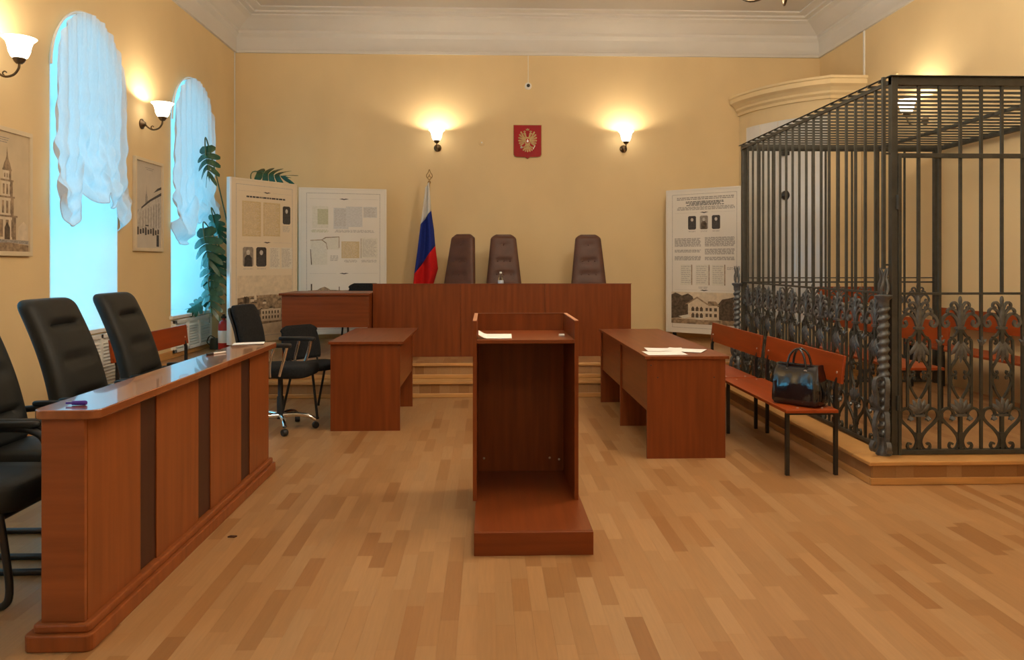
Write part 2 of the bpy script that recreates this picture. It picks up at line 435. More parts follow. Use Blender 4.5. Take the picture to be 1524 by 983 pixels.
# stage with two steps, plank faces and nosings
ST = .345; SY1, SY2 = 8.10, 8.29
stg = struct(MB().box(XL, XR, SY1, YB, 0, .140).box(XL, XR, SY2, YB, .14, ST - .012).build('stage', M['pine']))
def riser(parent, x0, x1, y, z0, z1, axis='x', n=None, vis=None):
    x = x0 + random.uniform(-.2, 0)
    while x < x1:
        L = random.choice((.10, .12, .15, .22)); a = max(x, x0); b = min(x + L, x1)
        if b - a > .01:
            mb = MB()
            if axis == 'x': mb.box(a + .0005, b - .0005, y - .006, y, z0, z1)
            else: mb.box(y - .006, y, a + .0005, b - .0005, z0, z1)
            o = mb.build('riser_strip', M['plank_obj'], parent, fixn=False); o.color = (*tone(), 1)
        x += L
riser(stg, XL, 2.5, SY1, .04, .15); riser(stg, XL, 2.5, SY2, .22, .31)
for y, z0, z1, ov in ((SY1, 0, .045, .018), (SY1, .145, .177, .03), (SY2, .177, .222, .018), (SY2, .313, ST, .03)):
    MB().box(XL, XR, y - ov, y + .012, z0, z1).build('nosing' if z1 - z0 < .04 else 'moulding', M['pine'], stg, bevel=.006)
sp = []
for i in range(int((XR - XL) / PWD)):
    x0 = XL + i * PWD; y = SY1 + random.uniform(-.4, 0)
    while y < YB:
        L = random.choice((.32, .4, .46, .52)); a, b = max(y, SY2 + .012), min(y + L, YB)
        if b - a > .03: sp.append((x0, x0 + PWD, a, b))
        y += L
strips('stage_floor_strips', sp, stg, lambda mb, p: mb.box(p[0] + g_, p[1] - g_, p[2] + g_, p[3] - g_, ST - .012, ST))
MB().box(XL, XR, SY1 - .006, SY2 - .018, .165, .177).build('step_tread', M['pine'], stg)
for nm, dims in (('baseboard_back', (XL + .02, XR, YB - .02, YB, ST, ST + .09)), ('baseboard_left', (XL, XL + .02, YR, SY1 - .03, 0, .09)), ('baseboard_right', (XR - .02, XR, YR, 4.79, 0, .09))):
    struct(MB().box(*dims).build(nm, M['pine'], bevel=.006))
struct(MB().box(XL, XL + .02, SY2 + .02, YB, ST, ST + .09).build('baseboard_stage', M['pine'], bevel=.006))

# low platform under the cage
PX, PY, PZ = 2.51, 4.83, .155
plat = struct(MB().box(PX, XR, PY, SY1 - .035, 0, PZ - .02).build('platform', M['pine']))
riser(plat, PX, XR, PY, .04, PZ - .025); riser(plat, PY, SY1 - .04, PX, .04, PZ - .025, 'y')
MB().box(PX - .03, XR, PY - .03, PY + .2, PZ - .028, PZ).build('nosing', M['pine'], plat, bevel=.006)
MB().box(PX - .03, PX + .2, PY + .2, SY1 - .036, PZ - .028, PZ).build('nosing', M['pine'], plat, bevel=.006)
MB().box(PX - .018, XR, PY - .02, PY - .004, 0, .046).build('moulding', M['pine'], plat, bevel=.005)
MB().box(PX - .02, PX - .004, PY - .004, SY1 - .036, 0, .046).build('moulding', M['pine'], plat, bevel=.005)
sp = []
for i in range(int((XR - PX - .2) / PWD)):
    x0 = PX + .2 + i * PWD; y = PY - random.uniform(0, .4)
    while y < SY1 - .04:
        L = random.choice((.32, .4, .46, .52)); a, b = max(y, PY + .2), min(y + L, SY1 - .04)
        if b - a > .03: sp.append((x0, x0 + PWD, a, b))
        y += L
strips('platform_floor_strips', sp, plat, lambda mb, p: mb.box(p[0] + g_, p[1] - g_, p[2] + g_, p[3] - g_, PZ - .021, PZ))

# ------------------------------------------------------------------ corner stove
sto = thing('corner_stove', 'tall cream corner stove with white tiled face and curved cornice behind the cage', 'stove', (0, 0, ST))
def plan(t):            # concave quarter from the back wall to the frontal return
    P = catmull([(3.72, 10.99), (3.80, 10.62), (4.00, 10.22), (4.26, 9.92), (4.50, 9.74)], 6)
    k = t * (len(P) - 1); i = min(int(k), len(P) - 2); return P[i].lerp(P[i + 1], k - i)
cur = [plan(i / 24) for i in range(25)]
foot = [(p.x, p.y) for p in cur] + [(4.92, 9.74), (4.92, 10.99)]
MB().prism(foot, 0, 3.53, 'z').build('body', M['stove_cream'], sto)
def offs(p, i, d_):
    t = (cur[min(i + 1, 24)] - cur[max(i - 1, 0)]).normalized(); return (p.x - (-t.y) * -d_ * -1 if False else p.x + t.y * d_, p.y - t.x * d_)
tp = [offs(cur[i], i, .015) for i in range(4, 24)]
zt = 3.05
rings = [[(x, y, .3), (x, y, zt)] for x, y in tp]
MB().loft(rings, cap=False, closed=False).build('tiled_face', M['tile_white'], sto, smooth=True, fixn=False)
for k in range(5):
    i0 = k * 4; 
    x, y = tp[min(i0, 19)]
    MB().box(x - .004, x + .004, y - .006, y + .006, .3, zt).build('tile_joint', M['white_plaster'], sto)
mould = [(0, 3.26), (.03, 3.26), (.03, 3.30), (.06, 3.33), (.06, 3.36), (.10, 3.40), (.15, 3.43), (.15, 3.49), (.17, 3.50), (.17, 3.53), (0, 3.53)]
full = [(cur[i], i) for i in range(25)]
def ringat(p, i, extra=None):
    return [(*(offs(p, i, -d_ * -1)), z) for d_, z in mould]
rings = [ringat(p, i) for p, i in full]
rings[-1] = [(4.50 - d_ * .4, 9.74 - d_, z) for d_, z in mould]
rings.append([(4.925, 9.74 - d_, z) for d_, z in mould])
MB().loft(rings).build('cornice', M['stove_cream'], sto)
for (u_i, z, kind) in ((14, 2.62, 0), (14, 2.02, 1)):
    x, y = offs(cur[u_i], u_i, .03)
    if kind == 0: MB().box(x - .07, x + .07, y - .02, y + .04, z - .06, z + .06).build('vent_box', M['black_plastic'], sto, bevel=.004)
    else: MB().lathe([(.065, .04), (.065, 0), (.04, -.02), (.02, -.03)], 14, (x, y, z), axis='y').build('damper_plug', M['black_metal'], sto)

# ------------------------------------------------------------------ cables on the walls
tag(MB().box(.596, .604, YB - .012, YB - .001, 4.05, 4.48).build('cable_duct', M['white_plastic']), 'thin white cable duct running down from cornice to small camera', 'cable duct')
tag(MB().box(XL + .002, XL + .016, YB - .05, YB - .036, 2.6, 4.48).build('corner_cable', M['white_plastic']), 'thin cable duct in the corner behind the plant', 'cable duct')
tag(MB().box(XR - .014, XR - .001, 9.66, 9.69, 3.2, 4.48).build('wall_duct', M['white_plastic']), 'vertical cable duct on the right wall beside the stove', 'cable duct')
tag(MB().box(XR - .03, XR - .001, 8.86, 8.96, 2.2, 3.72).build('wall_pilaster_duct', M['stove_cream'], bevel=.004), 'short wide duct on right wall just above the cage roof', 'cable duct')
c_ = thing('dome_camera', 'small white surveillance camera with black lens above the emblem', 'camera', (.60, YB, 4.03))
MB().lathe([(.05, -.001), (.05, -.03), (.035, -.045)], 16, axis='y').build('housing', M['white_plastic'], c_, smooth=True)
MB().lathe([(.025, -.044), (.025, -.06), (.012, -.07)], 12, axis='y').build('lens', M['black_plastic'], c_, smooth=True)
c_ = thing('junction_box', 'round white junction cover left of the red emblem', 'wall cover', (-.078, YB, 3.20))
MB().lathe([(.045, -.001), (.045, -.015), (.03, -.022)], 16, axis='y').build('cover', M['wall'], c_, smooth=True)
MB().lathe([(.012, -.022), (.012, -.026)], 10, axis='y').build('screw', M['white_plastic'], c_)

# ------------------------------------------------------------------ sconces
def make_sconce(label):
    t = thing('wall_sconce', label, 'wall lamp', group='lit wall sconces')
    # local: wall plane at y=0, arm comes out towards -y
    MB().lathe([(.0, -.001), (.055, -.001), (.055, -.012), (.035, -.022), (.02, -.045), (.0, -.05)], 16, axis='y').build('wall_plate', M['bronze'], t, smooth=True)
    arm = catmull([(0, -.04, .0), (0, -.07, -.035), (0, -.12, -.06), (0, -.18, -.045), (0, -.215, .0), (0, -.22, .04)], 4)
    a = MB().tube(arm, .0085, 8).build('arm', M['bronze'], t, smooth=True)
    MB().tube(catmull([(0, -.12, -.058), (0, -.10, -.035), (0, -.115, -.02), (0, -.13, -.03)], 3), .005, 6).build('arm_scroll', M['bronze'], a)
    MB().lathe([(.0, .035), (.02, .035), (.034, .05), (.045, .072), (.04, .078)], 16, (0, -.22, 0)).build('cup', M['bronze'], t, smooth=True)
    pr = [(.035, .068), (.055, .085), (.07, .12), (.077, .16), (.088, .195), (.115, .222)]
    pr2 = [(r - .004, z) for r, z in pr][::-1]
    MB().lathe(pr + pr2, 24, (0, -.22, 0), cap=False).build('glass_shade', M['shade'], t, smooth=True)
    return t
SCG = []
def put_sconce(loc, rz, label, first=[None]):
    if first[0] is None:
        first[0] = make_sconce(label); o = first[0]; o.location = loc; o.rotation_euler = (0, 0, rz)
    else: o = dup(first[0], loc, rz, label)
    l = bpy.data.lights.new('sconce_bulb', 'POINT'); l.energy = SCONCE_W; l.color = (1, .84, .60); l.shadow_soft_size = .02
    lo = bpy.data.objects.new('sconce_bulb', l); COL.objects.link(lo)
    d_ = Matrix.Rotation(rz, 3, 'Z') @ Vector((0, -.22, .183)); lo.location = Vector(loc) + d_
    return o
SZ = 3.12
put_sconce((-.72, YB, SZ), 0, 'lit wall sconce on back wall above the flag')
put_sconce((2.00, YB, SZ), 0, 'lit wall sconce on back wall right of the red emblem')
put_sconce((XL, 5.62, 2.87), PI / 2, 'lit wall sconce on left wall above the bell tower picture')
put_sconce((XL, 8.05, 2.91), PI / 2, 'lit wall sconce on left wall between the two arched windows')
put_sconce((XR, 8.30, 3.05), -PI / 2, 'lit wall sconce on right wall seen through cage roof')
for y, nm in ((3.345, 'first'), (.935, 'second'), (-1.475, 'third')): put_sconce((XL, y, SZ), PI / 2, 'unseen wall sconce added for fill light, %s on the left wall' % nm)  # unseen sconces continuing the left row, added for general fill light
for y, nm in ((5.6, 'first'), (2.9, 'second'), (.2, 'third'), (-2.4, 'fourth')): put_sconce((XR, y, SZ), -PI / 2, 'unseen wall sconce added for fill light, %s on the right wall' % nm)  # same for the right wall: unseen, added to raise the warm fill

# ------------------------------------------------------------------ chandeliers
def make_chandelier(loc, label, watts):
    t = thing('chandelier', label, 'chandelier', loc)
    h = ZC - loc[2]
    MB().tube([(0, 0, .05), (0, 0, h - .001)], .008, 8).build('chain', M['bronze'], t)
    MB().lathe([(.0, h - .06), (.06, h - .05), (.07, h - .001)], 16).build('ceiling_rose', M['bronze'], t, smooth=True)
    MB().lathe([(.0, 0), (.02, .015), (.03, .04), (.015, .07), (.05, .12), (.06, .18), (.03, .25), (.015, .4)], 16).build('body', M['bronze'], t, smooth=True)
    for k in range(6):
        a = 2 * PI * k / 6 + .25; c0, s0 = math.cos(a), math.sin(a)
        P = catmull([(.04, .15), (.15, .07), (.28, .06), (.38, .13), (.40, .2)], 4)
        MB().tube([(p.x * c0, p.x * s0, p.y) for p in P], .01, 6).build('arm', M['bronze'], t, smooth=True)
        pr = [(.03, .20), (.055, .23), (.07, .28), (.10, .33)]
        MB().lathe(pr + [(r - .004, z) for r, z in pr][::-1], 16, (.40 * c0, .40 * s0, 0), cap=False).build('glass_shade', M['shade'], t, smooth=True)
    l = bpy.data.lights.new('chandelier_bulbs', 'POINT'); l.energy = watts; l.color = (1, .86, .66); l.shadow_soft_size = .4
    lo = bpy.data.objects.new('chandelier_bulbs', l); COL.objects.link(lo); lo.location = (loc[0], loc[1], loc[2] + .62)
    return t
make_chandelier((2.05, 5.05, 3.235), 'bronze chandelier whose lowest tip hangs into the top edge', CHANDELIER_W * 1.2)
make_chandelier((.5, 3.6, 3.30), 'unseen bronze chandelier added above the frame for overhead fill light', CHANDELIER_W * .62)  # added lamp, kept out of view, lights floor and furniture from above
make_chandelier((.6, -.9, 3.30), 'unseen bronze chandelier added behind the camera for fill light', CHANDELIER_W * .6)  # added lamp out of view, warm fill from the rear of the room

# ------------------------------------------------------------------ curtains
def curtain(c, r, label, seed, flip):
    rnd = random.Random(seed); t = thing('swag_curtain', label, 'curtain', (XL, c, SPRING))
    ph = [rnd.uniform(0, 6) for _ in range(6)]
    R = r + .02
    loops = [(-.02, .33, 1.76, 2.12), (.33, .60, 1.99, 2.10), (.60, .76, 1.96, 2.06), (.76, 1.02, 1.76, 2.06)]
    if flip: loops = [(-.02, .40, 1.66, 2.02), (.40, .66, 1.93, 2.05), (.66, 1.02, 1.80, 2.0)]
    def bottom(s):                        # hem of rounded festoons, a deeper tail at each side
        for a, b, zb_, zc_ in loops:
            if a <= s <= b:
                k = 2 * (s - a) / (b - a) - 1
                return zc_ - (zc_ - zb_) * (1 - abs(k) ** 2.2) ** .75
        return 1.9
    def fn(s, t_):
        w = 2 * s - 1
        top = math.sqrt(max(0, 1 - w * w)) * R - .01
        zb = bottom(s) - SPRING
        z = top + (zb - top) * t_
        low = max(0, (t_ - .45) / .55); low = low * low * (3 - 2 * low)
        y = w * R * (1 + .07 * low) + .012 * math.sin(21 * s + 6 * t_ + ph[3]) * low
        pl = (.35 + .65 * min(1, t_ * 2.2)) * .030 * math.sin(52 * s + ph[0] + 1.6 * math.sin(6 * s + 2 * t_)) + .010 * math.sin(97 * s + ph[4])
        dz = z - zb                       # folds run parallel to the hem near the bottom
        k = math.sin(dz * 38 + 3 * math.sin(7 * s + ph[1])) * .032 * math.exp(-dz / .35) + math.sin(dz * 21 + 2.2 * math.sin(4 * s + ph[5])) * .034 * math.exp(-dz / .5)
        belly = .05 * math.exp(-((dz - .12) / .16) ** 2)
        x = .075 + pl * (1 - .55 * low) + k + belly + .02 * low * math.sin(9 * s + ph[2])
        return (max(x, .012), y, z)
    MB().grid(fn, 110, 70).build('tulle', M['tulle'], t, smooth=80, fixn=False)
    MB().tube([(.03, -R * math.cos(PI * k / 24), R * math.sin(PI * k / 24)) for k in range(25)], .009, 6).build('curtain_rail', M['white_gloss'], t, smooth=True)
    # gathered hem ribbon that follows the edge
    hem = [fn(i / 110, 1.0) for i in range(111)]
    MB().tube([(p[0] + .003, p[1], p[2]) for p in hem], .005, 5).build('hem', M['tulle'], t, smooth=True)
curtain(WIN[0][0], WIN[0][1], 'sheer white swag curtain in the nearer arched window', 3, False)
curtain(WIN[1][0], WIN[1][1], 'sheer white swag curtain in the farther arched window by the plant', 11, True)
for wn, nm in ((2, 'first'), (3, 'second'), (4, 'third')):
    curtain(WIN[wn][0], WIN[wn][1], 'sheer white swag curtain at the %s window outside the left picture edge' % nm, 20 + wn, False)

# ------------------------------------------------------------------ radiator grilles
def grille(c, z0, z1, label):
    t = thing('radiator_grille', label, 'radiator grille', (XL, c, z0))
    h = z1 - z0; w = .58
    MB().box(.001, .02, -w, w, 0, h).build('backing', M['white_gloss'], t)
    for y0, y1, a, b in ((-w, w, 0, .04), (-w, w, h - .04, h), (-w, -w + .05, 0, h), (w - .05, w, 0, h), (-.20, -.16, 0, h), (.17, .21, 0, h)):
        MB().box(.02, .05, y0, y1, a, b).build('frame_bar', M['white_gloss'], t, bevel=.003)
    me = MB().add([(.021, -w + .05, 0), (.021, w - .05, 0), (.045, w - .05, -.014), (.045, -w + .05, -.014), (.021, -w + .05, .004), (.021, w - .05, .004), (.045, w - .05, -.010), (.045, -w + .05, -.010)],
                  [(0, 1, 2, 3), (7, 6, 5, 4), (3, 2, 6, 7), (0, 4, 5, 1), (0, 3, 7, 4), (1, 5, 6, 2)]).mesh('slat', M['white_gloss'])
    n = int((h - .1) / .032)
    for i in range(n): link('slat', me, t, loc=(0, 0, .07 + i * .032))
M['grille_dark'] = M['slot']
grille(9.37, ST + .06, SILL - .05, 'white slatted radiator grille under the farther window on the stage')
grille(6.96, .12, SILL - .05, 'white slatted radiator grille under the nearer window behind the chairs')

# ------------------------------------------------------------------ pictures on the left wall
def picture(y0, y1, z0, z1, label, kind):
    w = y1 - y0; h = z1 - z0
    t = thing('framed_picture', label, 'picture', (XL, (y0 + y1) / 2, z0))
    fw = .035
    for a, b, c, d_ in ((-w / 2, w / 2, 0, fw), (-w / 2, w / 2, h - fw, h), (-w / 2, -w / 2 + fw, fw, h - fw), (w / 2 - fw, w / 2, fw, h - fw)):
        MB().box(.001, .035, a, b, c, d_).build('frame_bar', M['frame_cream'], t, bevel=.003)
    MB().box(.002, .02, -w / 2 + fw, w / 2 - fw, fw, h - fw).build('print', M['pic_paper'] if kind == 0 else M['pic_grey'], t)
    iw = w - 2 * fw; ih = h - 2 * fw
    def P(pts, mat, lay=1, nm='print_shape'):
        MB().prism([(-iw / 2 + p[0] * iw, fw + p[1] * ih) for p in pts], .0195 + lay * .0004, .0200 + lay * .0004, 'x').build(nm, mat, t)
    def R(a, b, c, d_, mat, lay=1): P([(a, c), (b, c), (b, d_), (a, d_)], mat, lay)
    if kind == 0:
        for k in range(3): R(.30 + .03 * k, .62 - .02 * k, .945 - .018 * k, .952 - .018 * k, M['ink'])
        x = .58
        tiers = [(.10, .30, .17), (.30, .46, .125), (.46, .60, .105), (.60, .69, .075)]
        for z0_, z1_, hw in tiers:
            R(x - hw, x + hw, z0_, z1_, M['sepia_light']); R(x - hw * 1.18, x + hw * 1.18, z1_ - .012, z1_ + .004, M['sepia'], 2)
            for s_ in (-1, 0, 1): R(x + s_ * hw * .62 - hw * .16, x + s_ * hw * .62 + hw * .16, z0_ + .02, z1_ - .035, M['sepia'], 3)
            R(x + hw * .55, x + hw, z0_, z1_ - .012, M['sepia'], 2)
        P([(x - .08, .69), (x + .08, .69), (x + .055, .74), (x + .03, .765), (x + .012, .80), (x, .88), (x - .012, .80), (x - .03, .765), (x - .055, .74)], M['sepia'], 2)
        P([(x - .05, .10), (x + .05, .10), (x + .05, .2), (x, .25), (x - .05, .2)], M['sepia_dark'], 4)
        R(0.02, .36, .11, .24, M['sepia_light'], 1); P([(0.0, .24), (.40, .24), (.34, .34), (.22, .36), (.18, .42), (.10, .36), (.04, .33)], M['ink_dark'], 2)
        for k in range(4): R(.06 + .08 * k, .09 + .08 * k, .14, .2, M['sepia_dark'], 3)
        P([(.0, .0), (1, .0), (1, .055), (.6, .075), (0, .06)], M['sepia'], 1); P([(0, .06), (.6, .075), (1, .06), (1, .095), (.4, .1), (0, .09)], M['ink'], 2)
        P([(.78, .10), (.98, .10), (.98, .22), (.9, .26), (.80, .21)], M['sepia_light'], 1)
    else:
        for k in range(2): R(.35 + .05 * k, .70 - .05 * k, .935 - .02 * k, .942 - .02 * k, M['ink'])
        P([(.34, .45), (.46, .45), (.44, .60), (.41, .66), (.40, .74), (.39, .66), (.36, .60)], M['ink'], 1)
        P([(.0, .22), (1, .22), (1, .64), (.55, .55), (.25, .46), (.0, .43)], M['skin_print'], 2)
        P([(.55, .55), (1, .645), (1, .68), (.5, .565), (.2, .47), (.2, .45)], M['ink_dark'], 3)
        P([(.68, .66), (1, .72), (1, .75), (.84, .72)], M['ink_dark'], 3)
        for k in range(7):
            u_ = .25 + .105 * k; hh = .19 + .02 * k
            R(u_, u_ + .022 + .002 * k, .24, .24 + hh, M['ink'], 3)
        for k in range(9): R(.04 + .1 * k, .1 + .1 * k, .15 + .01 * (k % 3), .24 - .012 * ((k * 2) % 3), M['ink_dark'], 4)
        R(.80, .90, .02, .16, M['ink_dark'], 5); R(.35, .48, .255, .27, M['ink_dark'], 5)
        P([(0, 0), (1, 0), (1, .14), (0, .17)], M['pic_grey'], 1)
picture(5.40, 6.10, 1.50, 2.47, 'framed bell tower print on left wall under the nearer sconce', 0)
picture(7.85, 8.52, 1.57, 2.55, 'framed old street print between the two arched windows', 1)

# ------------------------------------------------------------------ emblem
em = thing('wall_emblem', 'red shield with golden double-headed eagle on back wall', 'emblem', (.59, YB, 3.22))
sh = [(-.20, .235), (.20, .235), (.20, -.19), (.185, -.215), (.15, -.225), (.035, -.228), (0, -.25), (-.035, -.228), (-.15, -.225), (-.185, -.215), (-.20, -.19)]
MB().prism([(x * 1.03, z * 1.03) for x, z in sh], -.022, -.001, 'y').build('rim', M['gold'], em, bevel=.003)
MB().prism(sh, -.032, -.020, 'y').build('shield', M['red'], em, bevel=.004)
def eg(pts, name, mat='gold', y=-.042, y0=-.031, mirror=True, bev=.0015):
    MB().prism(pts, y, y0, 'y').build(name, M[mat], em, bevel=bev)
    if mirror: MB().prism([(-x, z) for x, z in pts][::-1], y, y0, 'y').build(name, M[mat], em, bevel=bev)
eg([(-.035, .06), (.035, .06), (.045, .0), (.03, -.06), (0, -.085), (-.03, -.06), (-.045, 0)], 'eagle_body', mirror=False, y=-.045)
eg([(.012, .05), (.03, .045), (.045, .08), (.055, .105), (.075, .098), (.06, .12), (.04, .13), (.026, .115), (.02, .085)], 'eagle_head')
for k in range(6):
    a = math.radians(62 - 19 * k); L = .100 - .007 * k; bx, bz = .050, .045 - .014 * k
    c0, s0 = math.cos(a), math.sin(a); w_ = .012
    ex, ez = bx + L * c0, bz + L * s0
    eg([(bx - s0 * w_ * .6, bz + c0 * w_ * .6), (bx + s0 * w_ * .6, bz - c0 * w_ * .6), (ex + s0 * w_, ez - c0 * w_), (ex + c0 * .01, ez + s0 * .01), (ex - s0 * w_, ez + c0 * w_)], 'wing_feather')
eg([(.03, .05), (.07, .09), (.09, .07), (.085, .02), (.05, -.02), (.04, 0)], 'wing', y=-.038)
for k in range(-2, 3):
    a = -PI / 2 + k * .38; c0, s0 = math.cos(a), math.sin(a); w_ = .011
    bx, bz = k * .006, -.075; ex, ez = bx + .075 * c0, bz + .075 * s0
    eg([(bx - s0 * .006, bz + c0 * .006), (bx + s0 * .006, bz - c0 * .006), (ex + s0 * w_, ez - c0 * w_), (ex + c0 * .012, ez + s0 * .012), (ex - s0 * w_, ez + c0 * w_)], 'tail_feather', mirror=False)
eg([(.03, -.05), (.05, -.075), (.085, -.085), (.08, -.10), (.05, -.095), (.025, -.07)], 'eagle_leg')
eg([(.075, -.115), (.105, -.06), (.112, -.064), (.083, -.118)], 'sceptre', 'silver', mirror=False)
MB().lathe([(.0, -.05), (.016, -.044), (.016, -.034), (0, -.031)], 12, (-.09, 0, -.09), axis='y').build('orb', M['silver'], em)
for x, z, k in ((.045, .135, .8), (-.045, .135, .8), (0, .158, 1.15)):
    eg([(x - .018 * k, z), (x + .018 * k, z), (x + .022 * k, z + .022 * k), (x + .009 * k, z + .014 * k), (x, z + .03 * k), (x - .009 * k, z + .014 * k), (x - .022 * k, z + .022 * k)], 'crown', 'gold', mirror=False)
MB().prism([(-.024, .035), (.024, .035), (.024, -.015), (0, -.035), (-.024, -.015)], -.051, -.045, 'y').build('breast_shield', M['red'], em, bevel=.001)
MB().prism([(-.012, -.015), (-.002, -.02), (.012, -.012), (.014, .008), (.004, .012), (.004, .026), (-.006, .026), (-.008, .008), (-.016, .004)], -.055, -.051, 'y').build('rider', M['silver'], em)

# ------------------------------------------------------------------ flag
FY = 10.66
fx = (637 - 725) / 1120 * FY + .0
fg = thing('flag', 'white blue and red flag hanging on a pole behind the bench', 'flag', (fx, FY, ST))
MB().tube([(0, 0, .02), (0.02, 0, 2.25)], .014, 10).build('pole', M['gold'], fg, smooth=True)
MB().lathe([(0, 0), (.12, 0), (.12, .02), (.05, .04), (.03, .12), (0, .12)], 20).build('base', M['gold'], fg, smooth=True)
fi = MB().tube([(.022 + p.x, 0, p.y) for p in catmull([(.0, 2.27), (-.035, 2.31), (-.04, 2.34), (-.015, 2.38), (0, 2.42), (.015, 2.38), (.04, 2.34), (.035, 2.31), (0, 2.27)], 4)], .006, 6).build('finial', M['gold'], fg, smooth=True)
MB().tube([(.022 + p.x, 0, p.y) for p in catmull([(-.03, 2.30), (-.005, 2.325), (0, 2.35), (.005, 2.325), (.03, 2.30)], 4)], .005, 6).build('finial_scroll', M['gold'], fi, smooth=True)
MB().lathe([(0, 2.22), (.018, 2.22), (.024, 2.24), (.012, 2.262), (0, 2.265)], 12, (.021, 0, 0)).build('finial_collar', M['gold'], fi, smooth=True)
def px2(u, v): return ((u - 725) / 1120 * FY - fx, 1.45 - (v - 391) / 1120 * FY - ST)
rowsL = [(634, 280), (631, 305), (627, 335), (623, 370), (618, 408), (615, 440), (616, 470)]
rowsR = [(639, 272), (641, 295), (642, 314), (646, 342), (648, 366), (652, 400), (640, 440)]
cats = [0, 0, 1, 1, 2, 2]
for ci, nm in enumerate(('flag_w', 'flag_b', 'flag_r')):
    rr = [i for i in range(7) if (2 * ci <= i <= 2 * ci + 2)]
    def fn(s, t_):
        k = t_ * 2; i = min(int(k), 1); f_ = k - i
        def lerp(T): a, b = T[rr[i]], T[rr[i + 1]]; return px2(a[0] + (b[0] - a[0]) * f_, a[1] + (b[1] - a[1]) * f_)
        l_, r_ = lerp(rowsL), lerp(rowsR)
        gt = (2 * ci + k) / 6
        return (l_[0] + (r_[0] - l_[0]) * s, -.03 - (.02 + .05 * gt) * math.sin(3.0 * PI * s + 1.2 * gt) - .02 * gt, l_[1] + (r_[1] - l_[1]) * s)
    o = MB().grid(fn, 24, 10).build('stripe', M[nm], fg, smooth=80, fixn=False)
    so = o.modifiers.new('thick', 'SOLIDIFY'); so.thickness = .003

